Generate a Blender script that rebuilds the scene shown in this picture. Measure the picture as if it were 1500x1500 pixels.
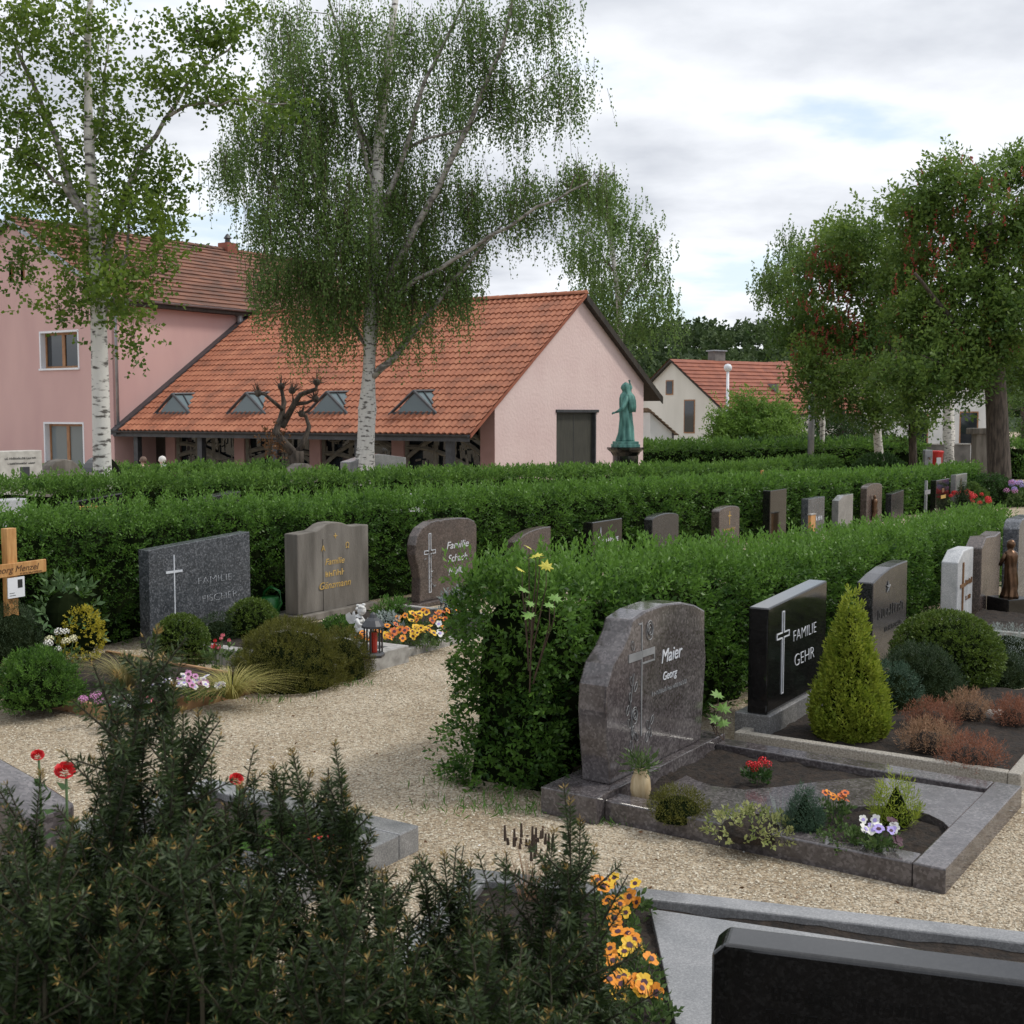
import bpy, bmesh, math, random
import numpy as np
from mathutils import Vector, Matrix
R = math.radians
scene = bpy.context.scene
for o in list(bpy.data.objects): bpy.data.objects.remove(o)
COL = scene.collection
rng = np.random.default_rng(7)
random.seed(7)

# ------------------------------------------------------------------ camera
FPX, CAMH = 1812.0, 2.2                      # focal length in px of the 1500 px photograph
PITCH = math.atan(145 / FPX)
cam = bpy.data.cameras.new('camera'); cam_o = bpy.data.objects.new('camera', cam); COL.objects.link(cam_o)
cam_o.location = (0, 0, CAMH); cam_o.rotation_euler = (R(90) - PITCH, 0, 0)
cam.sensor_width = 36; cam.lens = 36 * FPX / 1500; cam.clip_end = 3000; cam.clip_start = 0.05
cam.dof.use_dof = True; cam.dof.focus_distance = 9.0; cam.dof.aperture_fstop = 13
scene.camera = cam_o
# ------------------------------------------------------------------ light
SUN_AZ, SUN_EL = R(86), R(52)               # azimuth clockwise from +Y (view direction), elevation
world = bpy.data.worlds.new('World'); scene.world = world; world.use_nodes = True
def build_world():
    nt = world.node_tree; nt.nodes.clear(); N = nt.nodes.new; L = nt.links.new
    out = N('ShaderNodeOutputWorld'); bg = N('ShaderNodeBackground'); L(bg.outputs[0], out.inputs[0])
    sky = N('ShaderNodeTexSky'); sky.sky_type = 'NISHITA'; sky.sun_disc = False
    sky.sun_elevation = SUN_EL; sky.sun_rotation = SUN_AZ
    sc = N('ShaderNodeVectorMath'); sc.operation = 'SCALE'; sc.inputs['Scale'].default_value = 0.15
    L(sky.outputs[0], sc.inputs[0])
    tc = N('ShaderNodeTexCoord'); sep = N('ShaderNodeSeparateXYZ'); L(tc.outputs['Generated'], sep.inputs[0])
    mx = N('ShaderNodeMath'); mx.operation = 'MAXIMUM'; L(sep.outputs[2], mx.inputs[0]); mx.inputs[1].default_value = 0
    ad = N('ShaderNodeMath'); ad.operation = 'ADD'; L(mx.outputs[0], ad.inputs[0]); ad.inputs[1].default_value = 0.16
    dx = N('ShaderNodeMath'); dx.operation = 'DIVIDE'; L(sep.outputs[0], dx.inputs[0]); L(ad.outputs[0], dx.inputs[1])
    dy = N('ShaderNodeMath'); dy.operation = 'DIVIDE'; L(sep.outputs[1], dy.inputs[0]); L(ad.outputs[0], dy.inputs[1])
    cb = N('ShaderNodeCombineXYZ'); L(dx.outputs[0], cb.inputs[0]); L(dy.outputs[0], cb.inputs[1])
    mp = N('ShaderNodeMapping'); L(cb.outputs[0], mp.inputs[0]); mp.inputs['Location'].default_value = (0.9, 2.4, 0.0)
    n1 = N('ShaderNodeTexNoise'); n1.inputs['Scale'].default_value = 1.0; n1.inputs['Detail'].default_value = 7; n1.inputs['Roughness'].default_value = 0.52
    L(mp.outputs[0], n1.inputs['Vector'])
    mask = N('ShaderNodeMapRange'); mask.interpolation_type = 'SMOOTHSTEP'
    mask.inputs[1].default_value = 0.36; mask.inputs[2].default_value = 0.46; L(n1.outputs[0], mask.inputs[0])
    ramp = N('ShaderNodeValToRGB'); cr = ramp.color_ramp
    cr.elements[0].position = 0.36; cr.elements[0].color = (1.06, 1.06, 1.06, 1)
    cr.elements[1].position = 0.60; cr.elements[1].color = (0.54, 0.57, 0.63, 1)
    e = cr.elements.new(0.46); e.color = (0.84, 0.865, 0.91, 1)
    L(n1.outputs[0], ramp.inputs[0])
    hz = N('ShaderNodeMix'); hz.data_type = 'RGBA'; hz.inputs['Factor'].default_value = 0.5; hz.inputs['B'].default_value = (0.80, 0.86, 0.92, 1); L(sc.outputs[0], hz.inputs['A'])
    mix = N('ShaderNodeMix'); mix.data_type = 'RGBA'
    L(mask.outputs[0], mix.inputs['Factor']); L(hz.outputs['Result'], mix.inputs['A']); L(ramp.outputs[0], mix.inputs['B'])
    L(mix.outputs['Result'], bg.inputs[0]); bg.inputs[1].default_value = 0.88
build_world()
sun = bpy.data.lights.new('sun', 'SUN'); sun.energy = 1.5; sun.angle = R(10); sun.color = (1, 0.95, 0.86)
sun_o = bpy.data.objects.new('sun', sun); COL.objects.link(sun_o)
sd = Vector((math.sin(SUN_AZ) * math.cos(SUN_EL), math.cos(SUN_AZ) * math.cos(SUN_EL), math.sin(SUN_EL)))
sun_o.rotation_euler = sd.to_track_quat('Z', 'Y').to_euler(); sun_o.location = (30, -20, 40)
vs = scene.view_settings; vs.view_transform = 'Standard'; vs.look = 'None'; vs.exposure = 0.44; vs.gamma = 1.0; vs.use_curve_mapping = False

# ------------------------------------------------------------------ pixel helpers
CP, SP = math.cos(PITCH), math.sin(PITCH)
def gz(Y):
    if Y < 12: return 0.0
    return -0.03 * (Y - 12) if Y < 38 else -0.78
def ray(px, py):
    a, b = (px - 750) / FPX, -(py - 750) / FPX
    return a, CP + b * SP, -SP + b * CP
def G(px, py, dz=0.0):                       # where the pixel's ray meets the ground (+dz)
    r = ray(px, py); lo, hi = 0.1, 500.0
    for _ in range(60):
        m = (lo + hi) / 2
        if CAMH + r[2] * m - gz(r[1] * m) - dz > 0: lo = m
        else: hi = m
    return Vector((r[0] * lo, r[1] * lo, CAMH + r[2] * lo))
def at(px, py, Y):                           # the point of the pixel's ray at distance Y
    r = ray(px, py); k = Y / r[1]
    return Vector((r[0] * k, Y, CAMH + r[2] * k))
def ground_at(px, Y):
    p = at(px, 700, Y); return Vector((p.x, Y, gz(Y)))
ROT = R(57)
B = Vector((math.cos(ROT), math.sin(ROT), 0)); A = Vector((math.sin(ROT), -math.cos(ROT), 0))

# ------------------------------------------------------------------ materials
MATS = {}
def new_mat(name):
    m = bpy.data.materials.new(name); m.use_nodes = True; nt = m.node_tree; nt.nodes.clear()
    o = nt.nodes.new('ShaderNodeOutputMaterial'); p = nt.nodes.new('ShaderNodeBsdfPrincipled')
    nt.links.new(p.outputs[0], o.inputs[0]); MATS[name] = m
    return m, nt, p, o
def noise_mat(name, c1, c2, scale=5, rough=0.7, bump=0.0, bscale=None, detail=5, lo=0.35, hi=0.65, metal=0, spec=0.5, stretch=None, c3=None):
    m, nt, p, o = new_mat(name); N = nt.nodes.new; L = nt.links.new
    tc = N('ShaderNodeTexCoord'); src = tc.outputs['Object']
    if stretch:
        mp = N('ShaderNodeMapping'); mp.inputs['Scale'].default_value = stretch; L(src, mp.inputs[0]); src = mp.outputs[0]
    n = N('ShaderNodeTexNoise'); n.inputs['Scale'].default_value = scale; n.inputs['Detail'].default_value = detail; L(src, n.inputs['Vector'])
    r = N('ShaderNodeValToRGB'); r.color_ramp.elements[0].position = lo; r.color_ramp.elements[1].position = hi
    r.color_ramp.elements[0].color = (*c1, 1); r.color_ramp.elements[1].color = (*c2, 1)
    if c3: e = r.color_ramp.elements.new((lo + hi) / 2); e.color = (*c3, 1)
    L(n.outputs[0], r.inputs[0]); L(r.outputs[0], p.inputs['Base Color'])
    p.inputs['Roughness'].default_value = rough; p.inputs['Metallic'].default_value = metal; p.inputs['Specular IOR Level'].default_value = spec
    if bump:
        n2 = N('ShaderNodeTexNoise'); n2.inputs['Scale'].default_value = bscale or scale * 4; n2.inputs['Detail'].default_value = 4; L(src, n2.inputs['Vector'])
        b = N('ShaderNodeBump'); b.inputs['Strength'].default_value = bump; b.inputs['Distance'].default_value = 0.02
        L(n2.outputs[0], b.inputs['Height']); L(b.outputs[0], p.inputs['Normal'])
    return m
def leaf_mat(name, c1, c2, trans=0.35, rough=0.5, c3=None):
    # per-leaf colour from the face attribute "rnd"
    m, nt, p, o = new_mat(name); N = nt.nodes.new; L = nt.links.new
    a = N('ShaderNodeAttribute'); a.attribute_name = 'rnd'
    r = N('ShaderNodeValToRGB'); r.color_ramp.elements[0].color = (*c1, 1); r.color_ramp.elements[1].color = (*c2, 1)
    if c3: e = r.color_ramp.elements.new(0.93); e.color = (*c2, 1); r.color_ramp.elements[2].color = (*c3, 1)
    L(a.outputs['Fac'], r.inputs[0]); L(r.outputs[0], p.inputs['Base Color'])
    p.inputs['Roughness'].default_value = rough; p.inputs['Specular IOR Level'].default_value = 0.35
    t = N('ShaderNodeBsdfTranslucent'); L(r.outputs[0], t.inputs[0])
    mx = N('ShaderNodeMixShader'); mx.inputs[0].default_value = trans
    L(p.outputs[0], mx.inputs[1]); L(t.outputs[0], mx.inputs[2]); L(mx.outputs[0], o.inputs[0])
    return m
def rnd_mat(name, cols, rough=0.8, spec=0.3):
    m, nt, p, o = new_mat(name); N = nt.nodes.new; L = nt.links.new
    a = N('ShaderNodeAttribute'); a.attribute_name = 'rnd'
    r = N('ShaderNodeValToRGB'); el = r.color_ramp.elements
    for i, c in enumerate(cols):
        q = i / (len(cols) - 1)
        e = el[0] if i == 0 else (el[1] if i == len(cols) - 1 else el.new(q))
        e.position = q; e.color = (*c, 1)
    L(a.outputs['Fac'], r.inputs[0]); L(r.outputs[0], p.inputs['Base Color'])
    p.inputs['Roughness'].default_value = rough; p.inputs['Specular IOR Level'].default_value = spec
    return m
def granite(name, c1, c2, c3, scale=60, rough=0.12, cloud=None):
    m, nt, p, o = new_mat(name); N = nt.nodes.new; L = nt.links.new
    tc = N('ShaderNodeTexCoord')
    v = N('ShaderNodeTexVoronoi'); v.inputs['Scale'].default_value = scale; L(tc.outputs['Object'], v.inputs['Vector'])
    sp = N('ShaderNodeSeparateColor'); L(v.outputs['Color'], sp.inputs[0])
    r = N('ShaderNodeValToRGB'); el = r.color_ramp.elements
    el[0].color = (*c1, 1); el[1].color = (*c3, 1); e = el.new(0.6); e.color = (*c2, 1)
    L(sp.outputs[0], r.inputs[0])
    n = N('ShaderNodeTexNoise'); n.inputs['Scale'].default_value = 3.5; n.inputs['Detail'].default_value = 6; n.inputs['Distortion'].default_value = 1.2
    L(tc.outputs['Object'], n.inputs['Vector'])
    mx = N('ShaderNodeMix'); mx.data_type = 'RGBA'; mx.blend_type = 'MULTIPLY'; mx.inputs['Factor'].default_value = 1
    rr = N('ShaderNodeValToRGB'); rr.color_ramp.elements[0].position = 0.3; rr.color_ramp.elements[1].position = 0.7
    k = cloud or (0.75, 0.75, 0.75)
    rr.color_ramp.elements[0].color = (*k, 1); rr.color_ramp.elements[1].color = (1.15, 1.12, 1.1, 1)
    L(n.outputs[0], rr.inputs[0]); L(r.outputs[0], mx.inputs['A']); L(rr.outputs[0], mx.inputs['B'])
    L(mx.outputs['Result'], p.inputs['Base Color']); p.inputs['Roughness'].default_value = rough
    n3 = N('ShaderNodeTexNoise'); n3.inputs['Scale'].default_value = 9; L(tc.outputs['Object'], n3.inputs['Vector'])
    mr = N('ShaderNodeMapRange'); mr.inputs[3].default_value = rough * 0.7; mr.inputs[4].default_value = rough * 1.8 + 0.03
    L(n3.outputs[0], mr.inputs[0]); L(mr.outputs[0], p.inputs['Roughness']); p.inputs['Specular IOR Level'].default_value = 0.75
    return m
granite('granite_brown', (0.066, 0.061, 0.064), (0.105, 0.097, 0.10), (0.165, 0.154, 0.158), 75, 0.09, (0.6, 0.55, 0.56))
granite('granite_black', (0.007, 0.007, 0.007), (0.010, 0.010, 0.010), (0.018, 0.018, 0.018), 120, 0.05)
granite('granite_dark', (0.016, 0.016, 0.018), (0.028, 0.028, 0.031), (0.06, 0.06, 0.065), 90, 0.16)
granite('granite_blue', (0.035, 0.040, 0.047), (0.065, 0.073, 0.085), (0.17, 0.18, 0.20), 85, 0.22)
granite('granite_grey', (0.12, 0.12, 0.12), (0.20, 0.20, 0.20), (0.32, 0.32, 0.32), 130, 0.35)
granite('granite_light', (0.34, 0.36, 0.38), (0.44, 0.46, 0.48), (0.55, 0.56, 0.58), 150, 0.42)
granite('granite_wine', (0.05, 0.040, 0.037), (0.09, 0.07, 0.063), (0.15, 0.12, 0.11), 85, 0.2)
granite('granite_steel', (0.17, 0.175, 0.18), (0.22, 0.225, 0.23), (0.28, 0.285, 0.29), 160, 0.08)
noise_mat('old_stone', (0.085, 0.075, 0.063), (0.22, 0.20, 0.175), 2.2, 0.85, 0.25, 60, stretch=(2.5, 2.5, 0.5), lo=0.3, hi=0.7)
noise_mat('pale_stone', (0.40, 0.38, 0.35), (0.56, 0.54, 0.50), 6, 0.8, 0.15, 80)
noise_mat('kerb_stone', (0.26, 0.25, 0.235), (0.42, 0.41, 0.39), 14, 0.75, 0.3, 120)
noise_mat('aggregate', (0.22, 0.20, 0.17), (0.44, 0.41, 0.36), 90, 0.8, 0.4, 150)
noise_mat('soil', (0.010, 0.007, 0.005), (0.032, 0.021, 0.014), 22, 0.95, 1.0, 45)
noise_mat('wood', (0.42, 0.20, 0.065), (0.58, 0.32, 0.12), 5, 0.55, 0.15, 30, stretch=(6, 6, 1))
noise_mat('wood_kerb', (0.26, 0.14, 0.07), (0.44, 0.26, 0.13), 6, 0.7, 0.2, 40)
noise_mat('pink_wall', (0.54, 0.345, 0.33), (0.61, 0.40, 0.375), 0.6, 0.9, 0.2, 40, stretch=(1, 1, 0.35))
noise_mat('pink_pale', (0.66, 0.50, 0.48), (0.71, 0.555, 0.53), 0.7, 0.92, 0.9, 9)
noise_mat('pink_shaded', (0.36, 0.21, 0.19), (0.42, 0.25, 0.23), 1.5, 0.9, 0.2, 40)  # darker copy of the chapel pink, shade under the eave put into colour
noise_mat('cream_wall', (0.62, 0.60, 0.54), (0.72, 0.70, 0.64), 0.7, 0.9, 0.1, 20, stretch=(1, 1, 0.3))
noise_mat('white_wall', (0.62, 0.63, 0.62), (0.72, 0.72, 0.71), 1, 0.85)
noise_mat('white_paint', (0.70, 0.72, 0.76), (0.78, 0.79, 0.82), 3, 0.5)
noise_mat('tile_orange', (0.23, 0.085, 0.045), (0.43, 0.17, 0.09), 1.7, 0.7, 0.15, 30, detail=9, lo=0.3, hi=0.7, c3=(0.35, 0.122, 0.062))
noise_mat('tile_old', (0.09, 0.05, 0.035), (0.25, 0.11, 0.065), 1.3, 0.8, 0.3, 20, detail=10, lo=0.3, hi=0.68, stretch=(1, 1, 2.5), c3=(0.17, 0.075, 0.047))
noise_mat('tile_red', (0.20, 0.06, 0.035), (0.31, 0.10, 0.055), 1.5, 0.7, 0.2, 20)
noise_mat('tile_brown', (0.20, 0.15, 0.11), (0.32, 0.25, 0.19), 3, 0.8, 0.2, 20)
noise_mat('zinc', (0.28, 0.30, 0.33), (0.38, 0.40, 0.43), 4, 0.4, metal=0.6)
noise_mat('dark_metal', (0.045, 0.047, 0.052), (0.07, 0.072, 0.08), 6, 0.45, metal=0.3)
noise_mat('dark_wood', (0.02, 0.016, 0.013), (0.045, 0.036, 0.028), 8, 0.7, stretch=(1, 1, 0.2))
noise_mat('door_wood', (0.030, 0.030, 0.024), (0.060, 0.058, 0.046), 5, 0.6, stretch=(8, 8, 0.4))
noise_mat('window_wood', (0.26, 0.12, 0.05), (0.36, 0.18, 0.08), 5, 0.5)
noise_mat('concrete', (0.14, 0.125, 0.10), (0.22, 0.20, 0.165), 5, 0.85, 0.3, 40)
noise_mat('grey_wall', (0.11, 0.105, 0.10), (0.19, 0.18, 0.17), 2, 0.9, 0.4, 20)
noise_mat('curtain', (0.20, 0.22, 0.24), (0.38, 0.40, 0.42), 14, 0.9, stretch=(1, 1, 0.05))
noise_mat('patina', (0.03, 0.115, 0.10), (0.12, 0.30, 0.26), 3.5, 0.65, 0.2, 30, c3=(0.075, 0.21, 0.18), stretch=(2, 2, 0.7))
noise_mat('bronze', (0.07, 0.04, 0.022), (0.17, 0.095, 0.055), 12, 0.35, metal=0.75)
noise_mat('bronze_letters', (0.20, 0.10, 0.05), (0.28, 0.15, 0.075), 12, 0.4, metal=0.5)
noise_mat('gold_letters', (0.55, 0.36, 0.10), (0.66, 0.45, 0.15), 12, 0.45, metal=0.3)
noise_mat('white_letters', (0.52, 0.55, 0.60), (0.66, 0.68, 0.72), 12, 0.6)
noise_mat('grey_letters', (0.18, 0.185, 0.19), (0.26, 0.265, 0.27), 12, 0.6)
noise_mat('faint_letters', (0.004, 0.004, 0.004), (0.006, 0.006, 0.006), 12, 0.3)
noise_mat('dark_letters', (0.02, 0.02, 0.02), (0.04, 0.04, 0.04), 12, 0.5)
noise_mat('brown_letters', (0.10, 0.05, 0.02), (0.14, 0.07, 0.03), 12, 0.6)
noise_mat('statue_white', (0.58, 0.58, 0.57), (0.74, 0.74, 0.73), 20, 0.7)
noise_mat('ceramic', (0.42, 0.31, 0.17), (0.56, 0.45, 0.28), 9, 0.5, stretch=(6, 6, 1))
noise_mat('red_glass', (0.32, 0.02, 0.012), (0.40, 0.03, 0.02), 3, 0.2)
noise_mat('green_plastic', (0.012, 0.10, 0.022), (0.02, 0.14, 0.03), 3, 0.35)
noise_mat('red_plastic', (0.50, 0.02, 0.02), (0.60, 0.03, 0.03), 3, 0.4)
noise_mat('skin', (0.50, 0.32, 0.24), (0.58, 0.38, 0.29), 8, 0.6)
noise_mat('hair_white', (0.62, 0.60, 0.57), (0.78, 0.76, 0.73), 30, 0.8)
noise_mat('hair_brown', (0.11, 0.07, 0.05), (0.2, 0.13, 0.10), 30, 0.7)
noise_mat('cloth_brown', (0.16, 0.10, 0.08), (0.22, 0.14, 0.11), 10, 0.9)
noise_mat('cloth_pale', (0.50, 0.58, 0.60), (0.60, 0.68, 0.70), 10, 0.9)
noise_mat('cloth_dark', (0.02, 0.022, 0.03), (0.035, 0.037, 0.045), 10, 0.9)
noise_mat('bark_birch', (0.10, 0.09, 0.08), (0.62, 0.60, 0.56), 5, 0.85, 0.35, 25, stretch=(1.2, 1.2, 3.5), lo=0.36, hi=0.47)
noise_mat('bark_birch_limb', (0.11, 0.10, 0.09), (0.34, 0.32, 0.29), 5, 0.85, 0.3, 25, stretch=(1.2, 1.2, 2.5), lo=0.38, hi=0.55)
noise_mat('bark_dark', (0.035, 0.028, 0.022), (0.10, 0.08, 0.065), 7, 0.95, 0.8, 22, stretch=(2, 2, 0.4))
noise_mat('yew_stem', (0.025, 0.024, 0.012), (0.045, 0.038, 0.02), 9, 0.9)
noise_mat('twig', (0.05, 0.032, 0.022), (0.09, 0.06, 0.042), 9, 0.9)
noise_mat('hedge_core', (0.006, 0.010, 0.004), (0.014, 0.020, 0.008), 9, 1.0, spec=0.0)  # near-black filler, the inner shade of hedges and shrubs as colour
noise_mat('lawn', (0.05, 0.13, 0.018), (0.08, 0.18, 0.03), 40, 0.9, 0.6, 200)
noise_mat('hill_green', (0.02, 0.04, 0.012), (0.05, 0.085, 0.03), 0.05, 0.95)
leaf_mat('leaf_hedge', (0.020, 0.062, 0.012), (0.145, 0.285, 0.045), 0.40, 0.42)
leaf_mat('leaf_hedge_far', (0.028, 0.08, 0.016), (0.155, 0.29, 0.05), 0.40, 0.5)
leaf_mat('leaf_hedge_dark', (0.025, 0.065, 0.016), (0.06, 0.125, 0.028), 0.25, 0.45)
leaf_mat('leaf_birch_left', (0.06, 0.12, 0.016), (0.20, 0.29, 0.04), 0.48, 0.45)
leaf_mat('leaf_birch', (0.075, 0.14, 0.036), (0.20, 0.31, 0.085), 0.52, 0.5)
leaf_mat('leaf_chestnut', (0.055, 0.115, 0.022), (0.19, 0.29, 0.055), 0.45, 0.5)
leaf_mat('leaf_tree', (0.05, 0.10, 0.02), (0.12, 0.20, 0.04), 0.35, 0.5)
leaf_mat('leaf_bush', (0.09, 0.19, 0.03), (0.22, 0.36, 0.06), 0.4, 0.5)
leaf_mat('leaf_forest', (0.025, 0.05, 0.016), (0.075, 0.115, 0.035), 0.2, 0.7)
leaf_mat('leaf_red', (0.26, 0.04, 0.03), (0.42, 0.09, 0.07), 0.3, 0.6)
leaf_mat('leaf_dry', (0.10, 0.05, 0.02), (0.20, 0.10, 0.045), 0.2, 0.7)
leaf_mat('needle_yew', (0.008, 0.020, 0.007), (0.062, 0.098, 0.026), 0.2, 0.5, c3=(0.30, 0.20, 0.06))  # dark end of the range lowered, foreground shade put into the colour
leaf_mat('thuja_gold', (0.15, 0.23, 0.018), (0.39, 0.44, 0.055), 0.3, 0.55)
leaf_mat('box_leaf', (0.05, 0.095, 0.015), (0.13, 0.19, 0.03), 0.25, 0.45)
leaf_mat('juniper_olive', (0.065, 0.070, 0.010), (0.16, 0.16, 0.025), 0.2, 0.6)
leaf_mat('juniper_dark', (0.02, 0.045, 0.018), (0.055, 0.085, 0.035), 0.2, 0.6)
leaf_mat('conifer_blue', (0.035, 0.075, 0.045), (0.08, 0.14, 0.085), 0.2, 0.6)
leaf_mat('heather', (0.19, 0.075, 0.045), (0.36, 0.16, 0.095), 0.2, 0.8)
leaf_mat('heather_tan', (0.26, 0.15, 0.085), (0.42, 0.26, 0.16), 0.2, 0.8)
leaf_mat('grass_tan', (0.16, 0.17, 0.06), (0.40, 0.33, 0.15), 0.3, 0.6)
leaf_mat('grass_yellow', (0.26, 0.26, 0.06), (0.48, 0.42, 0.15), 0.3, 0.6)
leaf_mat('leaf_yellow', (0.38, 0.33, 0.03), (0.58, 0.50, 0.06), 0.35, 0.5)
leaf_mat('leaf_bed', (0.05, 0.10, 0.025), (0.13, 0.20, 0.06), 0.3, 0.5)
leaf_mat('leaf_variegated', (0.16, 0.22, 0.06), (0.48, 0.48, 0.20), 0.3, 0.5)
leaf_mat('leaf_silver', (0.24, 0.29, 0.27), (0.42, 0.47, 0.45), 0.2, 0.7)
leaf_mat('leaf_laurel', (0.06, 0.13, 0.045), (0.15, 0.24, 0.10), 0.25, 0.3)
leaf_mat('leaf_grass', (0.06, 0.15, 0.02), (0.12, 0.25, 0.04), 0.3, 0.6)
for n_, c_ in dict(petal_orange=(0.80, 0.28, 0.015), petal_yellow=(0.82, 0.50, 0.03), petal_red=(0.62, 0.02, 0.025), petal_pink=(0.70, 0.18, 0.22),
                   petal_white=(0.78, 0.77, 0.72), petal_violet=(0.42, 0.34, 0.72), petal_cream=(0.75, 0.70, 0.45), petal_mauve=(0.60, 0.26, 0.50),
                   petal_dark=(0.06, 0.012, 0.03), petal_rust=(0.65, 0.15, 0.03)).items():
    noise_mat(n_, tuple(v * 0.85 for v in c_), c_, 30, 0.6)
rnd_mat('pebble', [(0.22, 0.175, 0.12), (0.49, 0.40, 0.275), (0.60, 0.51, 0.37), (0.42, 0.37, 0.29), (0.54, 0.40, 0.24), (0.66, 0.60, 0.48)], 0.8)
def glass_mat(name, col, rough=0.04):
    m, nt, p, o = new_mat(name); p.inputs['Base Color'].default_value = (*col, 1); p.inputs['Roughness'].default_value = rough
    p.inputs['Specular IOR Level'].default_value = 0.8
glass_mat('glass_dark', (0.02, 0.025, 0.03)); glass_mat('glass_grey', (0.16, 0.19, 0.20), 0.1); glass_mat('glass_sky', (0.10, 0.14, 0.15), 0.06)
def gravel_material():
    m, nt, p, o = new_mat('gravel'); N = nt.nodes.new; L = nt.links.new
    tc = N('ShaderNodeTexCoord')
    v = N('ShaderNodeTexVoronoi'); v.inputs['Scale'].default_value = 75; L(tc.outputs['Object'], v.inputs['Vector'])
    sp = N('ShaderNodeSeparateColor'); L(v.outputs['Color'], sp.inputs[0])
    r = N('ShaderNodeValToRGB'); el = r.color_ramp.elements
    el[0].color = (0.22, 0.17, 0.115, 1); el[1].color = (0.60, 0.53, 0.42, 1); e = el.new(0.5); e.color = (0.44, 0.36, 0.255, 1)
    L(sp.outputs[0], r.inputs[0])
    n = N('ShaderNodeTexNoise'); n.inputs['Scale'].default_value = 1.3; n.inputs['Detail'].default_value = 6; L(tc.outputs['Object'], n.inputs['Vector'])
    rr = N('ShaderNodeValToRGB'); rr.color_ramp.elements[0].position = 0.3; rr.color_ramp.elements[1].position = 0.7
    rr.color_ramp.elements[0].color = (0.74, 0.70, 0.64, 1); rr.color_ramp.elements[1].color = (1.05, 1.05, 1.05, 1); L(n.outputs[0], rr.inputs[0])
    mx = N('ShaderNodeMix'); mx.data_type = 'RGBA'; mx.blend_type = 'MULTIPLY'; mx.inputs['Factor'].default_value = 1
    L(r.outputs[0], mx.inputs['A']); L(rr.outputs[0], mx.inputs['B']); L(mx.outputs['Result'], p.inputs['Base Color'])
    p.inputs['Roughness'].default_value = 0.9
    b = N('ShaderNodeBump'); b.inputs['Strength'].default_value = 0.8; b.inputs['Distance'].default_value = 0.012; b.invert = True
    L(v.outputs['Distance'], b.inputs['Height']); L(b.outputs[0], p.inputs['Normal'])
gravel_material()

# ------------------------------------------------------------------ object helpers
def link(name, me, parent=None, mat=None, loc=None, rotz=0.0, smooth=False):
    o = bpy.data.objects.new(name, me); COL.objects.link(o)
    if mat is not None and me is not None:
        me.materials.clear(); me.materials.append(MATS[mat])
    if parent is not None: o.parent = parent
    if loc is not None: o.location = loc
    o.rotation_euler = (0, 0, rotz)
    if smooth and me is not None: me.polygons.foreach_set('use_smooth', [True] * len(me.polygons))
    return o
def tag(o, label, cat, group=None):
    o['label'] = label; o['category'] = cat
    if group: o['group'] = group
    return o
def thing(name, label, cat, loc=(0, 0, 0), rotz=0.0, group=None):
    o = bpy.data.objects.new(name, None); COL.objects.link(o); o.location = loc; o.rotation_euler = (0, 0, rotz); o.empty_display_size = 0.1
    return tag(o, label, cat, group)
def stuff(o): o['kind'] = 'stuff'; return o
def structure(o): o['kind'] = 'structure'; return o
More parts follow.
